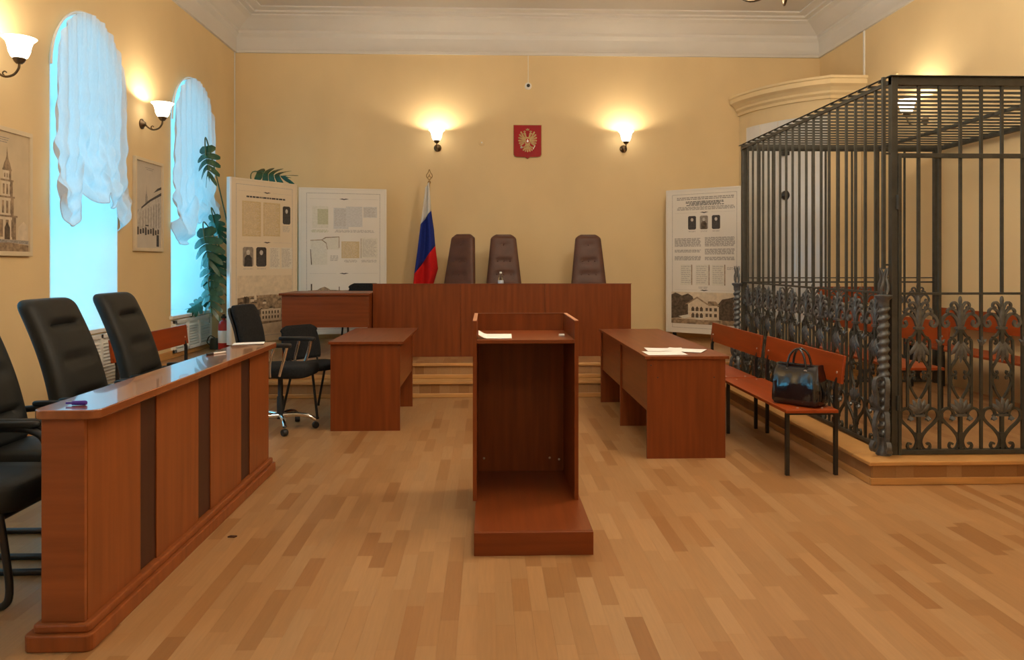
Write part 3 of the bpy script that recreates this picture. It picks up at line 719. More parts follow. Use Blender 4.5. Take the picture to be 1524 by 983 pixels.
# ------------------------------------------------------------------ exhibition boards
def board(p0, p1, label, kind, cream):
    (x0, y0), (x1, y1) = p0, p1
    w = math.hypot(x1 - x0, y1 - y0); rz = math.atan2(y1 - y0, x1 - x0)
    t = thing('exhibition_board', label, 'display board', ((x0 + x1) / 2, (y0 + y1) / 2, ST), rz)
    zb, h = .115, 2.02
    MB().box(-w / 2 + .02, w / 2 - .02, -.03, .02, zb + .02, zb + h - .02).build('panel', M['board_cream'] if cream else M['board'], t)
    for a, b, c, d_ in ((-w / 2, -w / 2 + .025, zb, zb + h), (w / 2 - .025, w / 2, zb, zb + h), (-w / 2 + .025, w / 2 - .025, zb, zb + .025), (-w / 2 + .025, w / 2 - .025, zb + h - .025, zb + h)):
        MB().box(a, b, -.034, .026, c, d_).build('edge_profile', M['board_cream'] if cream and a > -w / 2 + .01 else M['alu'] if cream else M['board'], t, bevel=.003)
    for s_ in (-1, 1):
        MB().box(s_ * (w / 2 - .12) - .02, s_ * (w / 2 - .12) + .02, -.02, .02, .02, zb).box(s_ * (w / 2 - .12) - .025, s_ * (w / 2 - .12) + .025, -.16, .16, 0, .02).build('foot', M['black_metal'], t)
    def P(pts, mat, lay=1, nm='print_shape'):
        return MB().prism([(-w / 2 + p[0] * w, zb + h - p[1] * h) for p in pts], -.0302 - lay * .0006, -.0298, 'y').build(nm, M[mat], t)
    def R(a, b, c, d_, mat, lay=1, nm='print_shape'): return P([(a, c), (b, c), (b, d_), (a, d_)], mat, lay, nm)
    def text(a, b, c, d_, rows, mat='ink', seed=1, thick=.5, center=False, mn=.75):
        rnd = random.Random(seed); mb = MB(); pitch = (d_ - c) / rows
        for i in range(rows):
            z = c + pitch * (i + .5); ln = (b - a) * rnd.uniform(mn, 1); s0 = a + ((b - a - ln) / 2 if center else 0)
            x = s0
            while x < s0 + ln - .008:
                L = min(rnd.uniform(.015, .06), s0 + ln - x)
                zt_, zb_ = z - pitch * thick / 2, z + pitch * thick / 2
                X0, X1 = -w / 2 + x * w, -w / 2 + (x + L) * w
                Z0, Z1 = zb + h - zb_ * h, zb + h - zt_ * h
                mb.box(X0, X1, -.0312, -.0299, Z0, Z1); x += L + .008
        o = mb.build('text_lines', M[mat], t); o['kind'] = 'stuff'
    def border(a, b, c, d_, wd, mat):
        for q in ((a, b, c, c + wd * w / h), (a, b, d_ - wd * w / h, d_), (a, a + wd, c, d_), (b - wd, b, c, d_)): R(*q, mat, 1, 'border_line')
    def flourish(fx_, fz_):
        P([(fx_ - .055, fz_), (fx_ - .02, fz_ - .004), (fx_, fz_ - .001), (fx_ + .02, fz_ - .004), (fx_ + .055, fz_), (fx_ + .02, fz_ + .003), (fx_, fz_ + .006), (fx_ - .02, fz_ + .003)], 'ink_dark', 2, 'flourish')
        R(.12, fx_ - .09, fz_ - .0006, fz_ + .0006, 'ink_pale', 1, 'border_line'); R(fx_ + .09, .9, fz_ - .0006, fz_ + .0006, 'ink_pale', 1, 'border_line')
    def portrait(a, b, c, d_, bg, fig, nm='portrait'):
        W_, H_ = b - a, d_ - c; k = .12
        P([(a + W_ * k, c), (b - W_ * k, c), (b, c + H_ * k * .6), (b, d_ - H_ * k * .6), (b - W_ * k, d_), (a + W_ * k, d_), (a, d_ - H_ * k * .6), (a, c + H_ * k * .6)], bg, 1, nm)
        mx_ = (a + b) / 2
        P([(mx_ + W_ * .17 * math.cos(q * PI / 5), c + H_ * .28 + H_ * .13 * math.sin(q * PI / 5)) for q in range(10)], 'skin_print', 2)
        P([(mx_ - W_ * .12, c + H_ * .40), (mx_ + W_ * .12, c + H_ * .40), (mx_ + W_ * .34, c + H_ * .55), (mx_ + W_ * .38, d_ - .002), (mx_ - W_ * .38, d_ - .002), (mx_ - W_ * .34, c + H_ * .55)], fig, 2)
    border(.085, .925, .035, .965, .006, 'ink_pale')
    if kind == 0:
        flourish(.53, .075); text(.22, .82, .098, .118, 1, 'ink_dark', 3, .5, True, .95)
        R(.17, .44, .135, .35, 'doc'); R(.475, .73, .135, .345, 'doc'); text(.19, .42, .145, .34, 22, 'sepia_light', 4, .45); text(.49, .715, .145, .335, 22, 'sepia_light', 5, .45)
        portrait(.77, .89, .15, .265, 'photo_dark', 'ink_dark'); text(.77, .89, .275, .315, 6, 'ink_pale', 6)
        flourish(.53, .385)
        portrait(.18, .33, .415, .535, 'photo_mid', 'photo_dark'); portrait(.37, .52, .415, .535, 'photo_dark', 'ink_dark')
        R(.57, .73, .415, .55, 'doc_pale'); R(.745, .92, .415, .55, 'doc_pale'); text(.58, .72, .42, .54, 14, 'ink_pale', 8); text(.755, .91, .42, .54, 14, 'ink_pale', 9)
        text(.18, .33, .545, .552, 1, 'ink_pale', 10, .6, True); text(.37, .52, .545, .552, 1, 'ink_pale', 11, .6, True)
        R(.105, .92, .59, .95, 'sepia_light')
        rnd = random.Random(4)
        P([(.105, .725), (.3, .715), (.6, .71), (.92, .72), (.92, .90), (.105, .90)], 'sepia', 2)
        for k in range(26):
            a = rnd.uniform(.11, .85); c = rnd.uniform(.72, .86); ww = rnd.uniform(.03, .09); hh = rnd.uniform(.012, .035)
            R(a, min(a + ww, .915), c, c + hh, rnd.choice(('sepia_light', 'sepia_dark', 'sepia', 'sepia_light')), 3)
            P([(a - .008, c), (a + ww * .5, c - .014), (min(a + ww + .008, .918), c)], 'sepia_dark', 3)
        R(.44, .74, .80, .875, 'sepia_light', 4)
        for k in range(6):
            for j in range(2): R(.46 + .045 * k, .48 + .045 * k, .812 + .03 * j, .83 + .03 * j, 'sepia_dark', 5)
        R(.34, .375, .66, .74, 'sepia_light', 4); R(.30, .42, .80, .86, 'ink_dark', 4)
        P([(.105, .90), (.92, .88), (.92, .95), (.105, .95)], 'sepia_light', 3)
    elif kind == 1:
        flourish(.51, .075)
        R(.15, .33, .125, .275, 'doc_pale'); R(.21, .33, .145, .25, 'doc_green', 2); text(.215, .325, .15, .245, 10, 'doc', 20, .4); text(.13, .34, .285, .305, 3, 'doc_green', 21, .6, True)
        R(.39, .56, .135, .28, 'doc_blue'); R(.53, .72, .125, .265, 'doc_blue', 2); R(.73, .89, .125, .20, 'doc_blue'); text(.4, .71, .14, .26, 14, 'ink_pale', 22, .4); text(.735, .885, .13, .195, 7, 'ink_pale', 23, .4)
        text(.40, .86, .285, .305, 3, 'ink_pale', 24, .6, True)
        R(.28, .455, .335, .42, 'doc_pale', 1); R(.13, .32, .355, .525, 'doc_pale', 2)
        P([(.13, .357), (.26, .352), (.31, .375), (.325, .42), (.318, .42), (.305, .38), (.255, .358), (.13, .362)], 'sepia', 3); P([(.26, .352), (.30, .336), (.455, .332), (.455, .337), (.31, .341), (.27, .354)], 'sepia', 3); R(.45, .457, .335, .41, 'sepia', 3); P([(.128, .42), (.135, .42), (.148, .525), (.138, .525)], 'sepia_dark', 3)
        R(.48, .685, .365, .48, 'doc'); text(.49, .675, .37, .475, 11, 'sepia_light', 25, .45); R(.70, .895, .34, .48, 'doc_pale'); R(.70, .706, .345, .48, 'sepia', 3); text(.72, .885, .35, .47, 12, 'ink_pale', 26, .4)
        for a, b, c, d_, s_ in ((.34, .455, .46, .50, 31), (.50, .67, .49, .51, 32), (.70, .89, .49, .51, 33)): text(a, b, c, d_, 4, 'ink_pale', s_, .55, True)
        flourish(.51, .585)
        P([(.10, .70), (.3, .695), (.5, .70), (.91, .69), (.91, .95), (.10, .95)], 'sepia', 1)
        R(.135, .15, .655, .70, 'sepia_dark', 2); P([(.2, .70), (.24, .685), (.29, .675), (.34, .69), (.36, .70)], 'sepia', 2); R(.45, .46, .675, .70, 'sepia_dark', 2); P([(.6, .70), (.7, .685), (.91, .67), (.91, .70)], 'sepia_dark', 2)
        rnd = random.Random(9)
        for k in range(18):
            a = rnd.uniform(.11, .8); c = rnd.uniform(.72, .9); R(a, a + .08, c, c + .03, rnd.choice(('sepia_light', 'sepia_dark')), 3)
    else:
        text(.15, .90, .055, .078, 2, 'ink', 41, .6, False, .97)
        text(.24, .80, .085, .118, 4, 'ink_dark', 42, .6, True, .7); text(.15, .90, .122, .148, 3, 'ink', 43, .6, True, .95)
        flourish(.51, .165)
        for a, b, bg, f_ in ((.30, .405, 'photo_dark', 'ink_dark'), (.455, .56, 'photo_mid', 'sepia_dark'), (.61, .715, 'photo_dark', 'ink_dark')):
            portrait(a, b, .188, .282, bg, f_); text(a, b, .29, .30, 2, 'ink_pale', int(a * 100), .6, True)
        for a, b, c, d_, s_ in ((.12, .47, .34, .40, 50), (.52, .90, .335, .40, 51), (.12, .47, .42, .44, 52), (.52, .90, .415, .455, 53), (.12, .47, .465, .495, 54), (.52, .90, .47, .495, 55)):
            text(a, b, c, d_, max(3, int((d_ - c) / .007)), 'ink', s_, .62, False, .96)
        for a, b in ((.20, .355), (.40, .58), (.61, .78)):
            R(a, b, .525, .665, 'doc_pale'); R(b - .012, b, .525, .665, 'sepia', 2); text(a + .01, b - .02, .53, .655, 9, 'ink_pale', int(a * 77), .35)
        text(.80, .90, .54, .56, 3, 'ink_pale', 58, .6); text(.42, .57, .675, .69, 2, 'ink_pale', 59, .6, True)
        flourish(.51, .70)
        R(.075, .93, .715, .935, 'sepia_light')
        P([(.075, .735), (.13, .72), (.22, .74), (.30, .725), (.36, .745), (.40, .80), (.38, .89), (.075, .90)], 'sepia_dark', 2)
        P([(.68, .80), (.74, .76), (.83, .75), (.93, .735), (.93, .91), (.70, .90)], 'sepia_dark', 2)
        P([(.28, .80), (.42, .755), (.56, .80)], 'sepia_light', 4); P([(.26, .80), (.42, .745), (.58, .80), (.55, .80), (.42, .757), (.29, .80)], 'sepia', 5)
        R(.30, .62, .80, .90, 'sepia_light', 3); R(.62, .70, .81, .90, 'sepia_light', 3); P([(.56, .775), (.66, .775), (.71, .805), (.56, .805)], 'sepia', 4)
        for k in range(3):
            P([(.345 + .055 * k, .845), (.345 + .055 * k, .825), (.365 + .055 * k, .812), (.385 + .055 * k, .825), (.385 + .055 * k, .845)], 'sepia_dark', 5)
            P([(.345 + .055 * k, .89), (.345 + .055 * k, .868), (.365 + .055 * k, .855), (.385 + .055 * k, .868), (.385 + .055 * k, .89)], 'sepia_dark', 5)
        for k in range(2):
            for j in range(2): R(.53 + .05 * k, .56 + .05 * k, .82 + .04 * j, .842 + .04 * j, 'sepia_dark', 5)
        for j in range(2): R(.64, .675, .82 + .04 * j, .842 + .04 * j, 'sepia_dark', 5)
        R(.30, .62, .848, .853, 'doc_pale', 6); P([(.075, .90), (.5, .905), (.93, .90), (.93, .935), (.075, .935)], 'sepia', 3)
        P([(.17, .885), (.3, .87), (.34, .885), (.25, .9)], 'doc_pale', 4); P([(.34, .885), (.4, .87), (.52, .89), (.45, .905)], 'doc_pale', 4)
    return t
board((-3.105, 9.13), (-2.53, 10.03), 'angled cream exhibition board with sepia town photo beside the plant', 0, True)
board((-2.58, 10.40), (-1.42, 10.66), 'white exhibition board with document prints behind the side desk', 1, False)
board((2.58, 10.72), (3.44, 9.97), 'white exhibition board with mansion photo left of the cage', 2, False)

# ------------------------------------------------------------------ judges' bench
jb = thing('judge_bench', 'long cherry wood bench front on the stage facing the lectern', 'bench desk', (0, 8.84, ST))
MB().box(-1.33, 1.695, .0222, .03, .02, .73).build('back_batten', M['slot'], jb)
edges = [-1.335, -.31, .68, 1.70]
for a, b in zip(edges[:-1], edges[1:]):
    MB().box(a + .0006, b - .0006, 0, .022, .0, .85).build('front_panel', M['cherry'], jb, bevel=.002)
for a in (-1.335, 1.68): MB().box(a, a + .02, .022, .75, 0, .735).build('side_panel', M['cherry'], jb, bevel=.002)
MB().box(-1.335, 1.70, .0225, .76, .735, .76).build('desktop', M['cherry_x'], jb, bevel=.003)
MB().box(-1.34, 1.705, -.004, .026, .85, .858).build('top_edge', M['cherry_x'], jb, bevel=.002)
# clerk desk at the side
cd = thing('clerk_desk', 'cherry side desk on stage left of the long bench', 'desk', (0, 8.62, ST))
MB().box(-2.36, -1.34, -.02, .72, .73, .755).build('desktop', M['cherry_x'], cd, bevel=.003)
MB().box(-2.33, -1.345, .0, .018, .365, .73).build('modesty_panel', M['cherry_x'], cd, bevel=.002)
for a in (-2.33, -1.365): MB().box(a, a + .02, .018, .70, 0, .73).build('side_panel', M['cherry'], cd, bevel=.002)

# ------------------------------------------------------------------ lectern
lc = thing('lectern', 'cherry wood lectern with open back and low foot platform', 'lectern', (0, 3.715, 0))
M['lect'] = M['cherry']
MB().box(-.065, .527, 0, .018, 0, .114).build('base_front', M['cherry_x'], lc, bevel=.002)
MB().box(-.065, .527, .018, 1.10, .098, .116).build('base_deck', M['cherry_h'], lc, bevel=.002)
for x in (-.065, .509): MB().box(x, x + .018, .018, 1.10, 0, .098).build('base_side', M['cherry_h'], lc, bevel=.002)
for x in (-.08, .490):
    sp_ = MB().box(x, x + .022, .49, 1.11, .117, 1.122).build('side_panel', M['cherry'], lc, bevel=.001)
    MB().box(x, x + .022, .488, 1.112, 1.122, 1.126).build('edge_band', M['cherry_edge'], sp_)
bp_ = MB().box(-.058, .49, 1.09, 1.11, .117, 1.122).build('front_panel', M['cherry'], lc, bevel=.001)
MB().box(-.058, .49, 1.088, 1.112, 1.122, 1.126).build('edge_band', M['cherry_x'], bp_)
MB().box(-.058, .49, .495, 1.09, .995, 1.017).build('shelf', M['cherry_x'], lc, bevel=.002)
for x, z in ((-.02, .2), (.40, .2), (.46, .19)): MB().lathe([(.008, 1.0905), (.006, 1.086), (0, 1.085)], 8, (x, 0, z), axis='y').build('screw_cap', M['bolt'], lc)
pp = MB()
def fn(s, t_): return (-.05 + .19 * s, 4.26 + .10 * t_, 1.019 + .022 * max(0, 1 - s * 5) * (1) + .016 * t_)
pp.grid(fn, 12, 4)
o = pp.build('lectern_paper', M['paper'], fixn=False); so = o.modifiers.new('t', 'SOLIDIFY'); so.thickness = .0015; so.offset = 1
tag(o, 'white folded paper lying on the lectern shelf', 'paper')
tag(MB().box(.42, .455, 4.40, 4.42, 1.0175, 1.030).build('eraser', M['white_plastic'], bevel=.003), 'tiny pale object in the right corner of the lectern shelf', 'eraser')

# ------------------------------------------------------------------ tables
lt = thing('side_table', 'cherry wood table left of lectern with its end panel facing', 'table', (0, 6.50, 0))
MB().box(-1.36, -.72, -.01, 1.36, .748, .770).build('tabletop', M['cherry_h'], lt, bevel=.002)
for y in (0.01, 1.10): MB().box(-1.345, -.750, y, y + .02, 0, .748).build('end_panel', M['cherry'], lt, bevel=.002)
MB().box(-.775, -.757, .03, 1.10, .36, .748).build('modesty_panel', M['cherry_h'], lt, bevel=.002)
rt = thing('long_table', 'long cherry wood table right of lectern with papers on it', 'table', (0, 5.52, 0))
MB().box(1.165, 1.79, -.01, 2.30, .735, .757).build('tabletop', M['cherry_h'], rt, bevel=.002)
for y in (0.0, 1.12, 2.25): MB().box(1.18, 1.765, y, y + .022, 0, .735).build('end_panel', M['cherry'], rt, bevel=.002)
for a, b in ((.022, 1.12), (1.142, 2.25)): MB().box(1.195, 1.213, a, b, .34, .735).build('modesty_panel', M['cherry_h'], rt, bevel=.002)
for x, z in ((1.21, .69), (1.68, .60), (1.26, .60)): MB().lathe([(.006, .0), (.005, -.003), (0, -.004)], 8, (x, 0, z), axis='y').build('screw_cap', M['slot'], rt)

def sheet(cx, cy, z, w, l, rz, label, curl=.004, cat='paper', group=None):
    o = MB().grid(lambda s, t_: ((s - .5) * w, (t_ - .5) * l, .0008 + curl * (2 * s - 1) ** 2 * t_), 6, 6).build('paper_sheet', M['paper'], fixn=False)
    o.location = (cx, cy, z); o.rotation_euler = (0, 0, rz)
    so = o.modifiers.new('t', 'SOLIDIFY'); so.thickness = .0012; so.offset = 1
    return tag(o, label, cat, group)
sheet(1.35, 5.69, .757, .30, .21, .05, 'white paper nearest the front edge of the long table')
sheet(1.41, 5.93, .757, .30, .21, -.05, 'white paper behind the nearest one on the long table')
sheet(1.55, 5.86, .760, .30, .21, -.5, 'turned white paper overlapping the others on the long table')

# ------------------------------------------------------------------ jury box
jx = thing('jury_box', 'low cherry wood jury barrier with narrow dark slots and rounded top', 'barrier', (0, 0, 0))
def rrect(x0, x1, y0, y1, r, n=6):
    out = []
    for cx, cy, a0 in ((x1 - r, y0 + r, -PI / 2), (x1 - r, y1 - r, 0), (x0 + r, y1 - r, PI / 2), (x0 + r, y0 + r, PI)):
        out += [(cx + r * math.cos(a0 + PI / 2 * k / n), cy + r * math.sin(a0 + PI / 2 * k / n)) for k in range(n + 1)]
    return out
MB().prism(rrect(-1.705, -1.455, 2.865, 5.29, .045), .862, .897, 'z').build('top_board', M['cherry_jtop'], jx, smooth=30, bevel=.004)
MB().box(-1.665, -1.520, 2.906, 5.254, .1, .862).build('core', M['slot'], jx)
MB().box(-1.675, -1.515, 2.885, 2.905, .095, .862).build('end_panel', M['cherry_jend'], jx, bevel=.002)
MB().box(-1.675, -1.515, 5.255, 5.275, .095, .862).build('end_panel', M['cherry_jury'], jx, bevel=.002)
for a, b in ((2.905, 3.34), (3.50, 4.00), (4.175, 4.685), (4.855, 5.255)):
    MB().box(-1.5195, -1.513, a, b, .095, .862).build('front_panel', M['cherry_jury'], jx, bevel=.0015)
MB().prism(rrect(-1.725, -1.470, 2.845, 5.31, .03, 4), 0, .062, 'z').build('plinth', M['cherry_jury'], jx, bevel=.006)
MB().prism(rrect(-1.70, -1.488, 2.865, 5.295, .02, 4), .062, .095, 'z').build('plinth_moulding', M['cherry_jury'], jx, bevel=.008)
sheet(-1.62, 5.17, .897, .13, .20, -1.35, 'white paper at the far end of the jury barrier')
o = MB().tube([(-1.66, 4.55, .903), (-1.60, 4.66, .903)], .0055, 8).build('barrel', M['white_plastic'])
pn = thing('ballpoint_pen', 'white pen with black tip lying on the jury barrier', 'pen', (0, 0, 0)); o.parent = pn
MB().tube([(-1.668, 4.535, .903), (-1.645, 4.577, .903)], .0062, 8).build('grip', M['black_plastic'], pn)
pc = thing('pen_cap', 'purple pen cap near the rounded end of the jury barrier', 'pen cap', (-1.575, 2.965, .897))
MB().lathe([(0, -.028), (.008, -.028), (.0095, .02), (.007, .026), (0, .027)], 10, (0, 0, .0095), axis='x').build('cap', M['purple'], pc, smooth=True)
MB().box(-.052, -.027, -.0035, .0035, .006, .013).build('clip', M['purple'], pc)
tag(MB().prism([(-.022, -.008), (.015, -.014), (.024, .004), (-.012, .012)], 0, .006, 'z').build('floor_scrap', M['slot']), 'small dark scrap lying on the floor beside the jury barrier', 'scrap').location = (-1.345, 4.02, 0)

# ------------------------------------------------------------------ chairs
def back_loft(mb, z0, z1, wfn, tfn, xfn, grooves, n=36, m=40, side=0):
    """upholstered back: local x forward; rings from z0 to z1"""
    rings = []
    for j in range(m + 1):
        t_ = j / m
        # denser at the ends
        t_ = .5 - .5 * math.cos(PI * t_)
        z = z0 + (z1 - z0) * t_; w = wfn(t_); th = tfn(t_); xc = xfn(t_)
        ring = []
        for i in range(n):
            a = 2 * PI * i / n
            yy = w * sgn(math.sin(a), .5); xx = th * sgn(math.cos(a), .6)
            if math.cos(a) > .05:
                xx -= sum(d_ * math.exp(-((t_ - g) / s_) ** 2) * (1 if abs(yy) < w * wd else math.exp(-((abs(yy) - w * wd) / (.1 * w)) ** 2)) for g, s_, d_, wd in grooves)
            ring.append((xc + xx, yy, z))
        rings.append(ring)
    return mb.loft(rings)
def round_top(t_, w, k=.09, p=2.6):
    if t_ > 1 - k: return w * (.70 + .30 * max(0, 1 - ((t_ - (1 - k)) / k) ** p) ** .5)
    if t_ < .06: return w * (.82 + 3 * t_)
    return w
def jury_chair(label):
    t = thing('conference_chair', label, 'chair', group='black high-back chairs behind the jury barrier')
    w = .275
    back_loft(MB(), .50, 1.235, lambda q: round_top(q, w * (1.0 - .10 * q)), lambda q: .062 * (.55 + .45 * max(0, 1 - max(0, (q - .90) / .10) ** 2.4) ** .5) * (1 if q > .04 else .7), lambda q: -.19 - .24 * q + .035 * math.sin(PI * q),
              [(.80, .022, .042, .5), (.52, .022, .042, .5), (.24, .022, .042, .5)]).build('backrest', M['leather'], t, smooth=70)
    cushion(MB(), .04, 0, .40, .525, .29, .275).build('seat', M['leather'], t, smooth=70)
    for s_ in (-1, 1):
        P = catmull([(.25, s_ * .22, .40), (.275, s_ * .225, .25), (.295, s_ * .23, .09), (.275, s_ * .23, .025), (.20, s_ * .23, .0175), (-.10, s_ * .23, .0175), (-.30, s_ * .23, .0175)], 5)
        MB().tube(P, .0165, 10).build('leg', M['black_metal'], t, smooth=True)
        P = catmull([(.17, s_ * .285, .43), (.20, s_ * .305, .52), (.19, s_ * .31, .62), (.10, s_ * .31, .665), (-.08, s_ * .31, .665), (-.24, s_ * .29, .655)], 5)
        ar = MB().tube(P, .018, 10).build('armrest', M['black_plastic'], t, smooth=True)
        cushion(MB(), .0, s_ * .31, .672, .70, .17, .032, n=20, m=6).build('arm_pad', M['leather'], ar, smooth=70)
    MB().tube([(-.30, -.23, .0175), (-.30, .23, .0175)], .0165, 10).build('rear_runner', M['black_metal'], t, smooth=True)
    MB().tube([(.25, -.22, .385), (.25, .22, .385)], .0165, 10).build('seat_bar', M['black_metal'], t, smooth=True)
    MB().box(-.24, -.17, -.06, .06, .44, .62).build('back_bracket', M['black_metal'], t, bevel=.008)
    return t
jc = jury_chair('nearest black chair at the left edge showing its seat and bent floor leg'); jc.location = (-2.28, 3.375, 0); jc.scale = (1, .78, 1)
dup(jc, (-2.29, 3.92, 0), 0, 'black high-back chair cut by the left edge behind the nearest seat')
dup(jc, (-2.20, 4.565, 0), 0, 'black high-back chair in front of the nearer window, left one').scale = (1, 1, 1)
dup(jc, (-2.22, 5.42, 0), .03, 'black high-back chair in front of the nearer window, right one').scale = (1, 1, 1)

def judge_chair(label):
    t = thing('judge_chair', label, 'chair', group='brown tufted judge chairs')
    gr = []
    btn = [(.86, 0)] + [(.64, k * .085) for k in (-1, 0, 1)] + [(.46, k * .10) for k in (-1, 0, 1)] + [(.28, k * .11) for k in (-1, 0, 1)]
    z0, z1 = .48, 1.49
    wf = lambda q: (.275 - .105 * q) * (1 if q < .93 else max(.45, 1 - ((q - .93) / .07) ** 2.2 * .4)); tf = lambda q: .06 * (1 if .03 < q < .96 else .6); xf = lambda q: -.22 - .14 * q
    bk = back_loft(MB(), z0, z1, wf, tf, xf, gr, m=44)
    V = []
    for (x, y, z) in bk.v:
        q = (z - z0) / (z1 - z0)
        if x > xf(q) + .01:
            x -= sum(.022 * math.exp(-(((z - (z0 + g * (z1 - z0))) / .03) ** 2 + ((y - yy) / .03) ** 2)) for g, yy in btn)
        V.append((x, y, z))
    bk.v = V
    b = bk.build('backrest', M['brown_leather'], t, smooth=70)
    bm_ = MB().lathe([(0, .008), (.008, .006), (.012, 0), (.008, -.004)], 10, axis='x').mesh('button', M['brown_leather'], True)
    for g, yy in btn: link('button', bm_, b, loc=(xf(g) + tf(g) - .016, yy, z0 + g * (z1 - z0)))
    cushion(MB(), .03, 0, .40, .52, .27, .27).build('seat', M['brown_leather'], t, smooth=70)
    for s_ in (-1, 1):
        MB().tube(catmull([(.15, s_ * .29, .42), (.18, s_ * .30, .58), (.08, s_ * .30, .66), (-.22, s_ * .28, .66)], 4), .022, 8).build('armrest', M['brown_leather'], t, smooth=True)
    MB().tube([(0, 0, .08), (0, 0, .40)], .03, 10).build('column', M['black_metal'], t, smooth=True)
    for k in range(5):
        a = 2 * PI * k / 5; c0, s0 = math.cos(a), math.sin(a)
        MB().tube([(0, 0, .10), (.29 * c0, .29 * s0, .06)], .02, 8).build('base_arm', M['black_metal'], t)
        MB().lathe([(0, -.02), (.028, -.02), (.028, .02), (0, .02)], 10, (.29 * c0, .29 * s0, .028), axis='y').build('caster', M['black_plastic'], t)
    return t
q = judge_chair('brown tufted high-back chair behind the bench next to the flag'); q.location = (-.51, 9.92, ST); q.rotation_euler = (0, 0, -PI / 2 - .55)
dup(q, (.245, 10.0, ST), -PI / 2 + .06, 'brown tufted high-back chair behind the water bottle')
dup(q, (1.385, 10.0, ST), -PI / 2 - .02, 'brown tufted high-back chair alone at the right end of bench')

def iso_chair(label, loc, rz):
    t = thing('visitor_chair', label, 'chair', loc, rz)
    back_loft(MB(), .50, .83, lambda q: .225 * (.72 + .28 * math.sin(PI * min(1, .25 + .62 * q)) if q < .8 else max(.5, 1 - ((q - .8) / .2) ** 2.2 * .35)), lambda q: .028 * (1 if .05 < q < .95 else .55), lambda q: -.21 - .08 * q - .02, [], m=20).build('backrest', M['fabric_black'], t, smooth=70)
    cushion(MB(), .01, 0, .43, .485, .22, .235, m=8).build('seat', M['fabric_black'], t, smooth=70)
    for s_ in (-1, 1):
        MB().tube([(-.14, s_ * .20, .43), (-.27, s_ * .215, .012)], .0125, 8).build('leg', M['black_metal'], t, smooth=True)
        MB().tube([(.15, s_ * .20, .43), (.24, s_ * .215, .012)], .0125, 8).build('leg', M['black_metal'], t, smooth=True)
        MB().tube(catmull([(-.10, s_ * .16, .43), (-.20, s_ * .16, .45), (-.235, s_ * .16, .56), (-.275, s_ * .16, .70)], 4), .010, 8).build('back_support', M['black_metal'], t, smooth=True)
        for x in (-.273, .243): MB().lathe([(0, 0), (.015, 0), (.015, .018), (0, .018)], 8, (x, s_ * .2155, 0)).build('foot_cap', M['black_plastic'], t)
        MB().tube([(-.14, s_ * .20, .425), (.15, s_ * .20, .425)], .011, 8).build('seat_rail', M['black_metal'], t, smooth=True)
    return t
iso_chair('black fabric visitor chair pulled up beside the left table', (-1.63, 7.35, 0), math.radians(-38))
iso_chair('black chair behind the clerk desk showing only its top edge', (-1.62, 9.75, ST), -PI / 2)

oc = thing('office_chair', 'black swivel office chair with chrome arms and star base', 'office chair', (-1.80, 6.62, 0), -.12)
back_loft(MB(), .56, 1.08, lambda q_: round_top(q_, .225, .2), lambda q_: .035, lambda q_: -.24 - .10 * q_ + .03 * math.sin(PI * q_), [(.5, .03, .01, .6)], m=24).build('backrest', M['fabric_black'], oc, smooth=70)
back_loft(MB(), .58, 1.06, lambda q_: round_top(q_, .215, .2), lambda q_: .02, lambda q_: -.285 - .10 * q_ + .03 * math.sin(PI * q_), [], m=20).build('back_shell', M['black_plastic'], oc, smooth=70)
cushion(MB(), .05, 0, .47, .565, .25, .245).build('seat', M['fabric_black'], oc, smooth=70)
MB().tube(catmull([(-.05, 0, .46), (-.25, 0, .45), (-.31, 0, .52), (-.32, 0, .70)], 4), .022, 8, flat=.5).build('back_bar', M['black_metal'], oc, smooth=True)
for s_ in (-1, 1):
    ar = MB().tube(catmull([(.10, s_ * .27, .50), (.14, s_ * .285, .62), (.17, s_ * .285, .74)], 4), .014, 8).tube(catmull([(.02, s_ * .27, .49), (.03, s_ * .285, .62), (.06, s_ * .285, .74)], 4), .012, 8).build('arm_post', M['chrome'], oc, smooth=True)
    cushion(MB(), .04, s_ * .285, .74, .775, .17, .032, n=20, m=6).build('arm_pad', M['black_plastic'], ar, smooth=70)
MB().lathe([(0, .09), (.03, .09), (.03, .28), (.022, .29), (.022, .46), (0, .46)], 14).build('gas_column', M['black_plastic'], oc, smooth=40)
for k in range(5):
    a = 2 * PI * k / 5 + .18; c0, s0 = math.cos(a), math.sin(a)
    P = catmull([(.02, .12), (.14, .125), (.24, .11), (.30, .075)], 4)
    MB().tube([(p.x * c0, p.x * s0, p.y) for p in P], [.024 - .008 * i / 12 for i in range(13)], 8).build('base_arm', M['chrome'], oc, smooth=True)
    cs = MB().lathe([(0, -.022), (.026, -.022), (.03, -.012), (.03, .012), (.026, .022), (0, .022)], 14, (0, 0, 0), axis='y').build('caster', M['black_plastic'], oc, smooth=40)
    cs.location = (.30 * c0, .30 * s0, .03); cs.rotation_euler = (0, 0, a + .5)

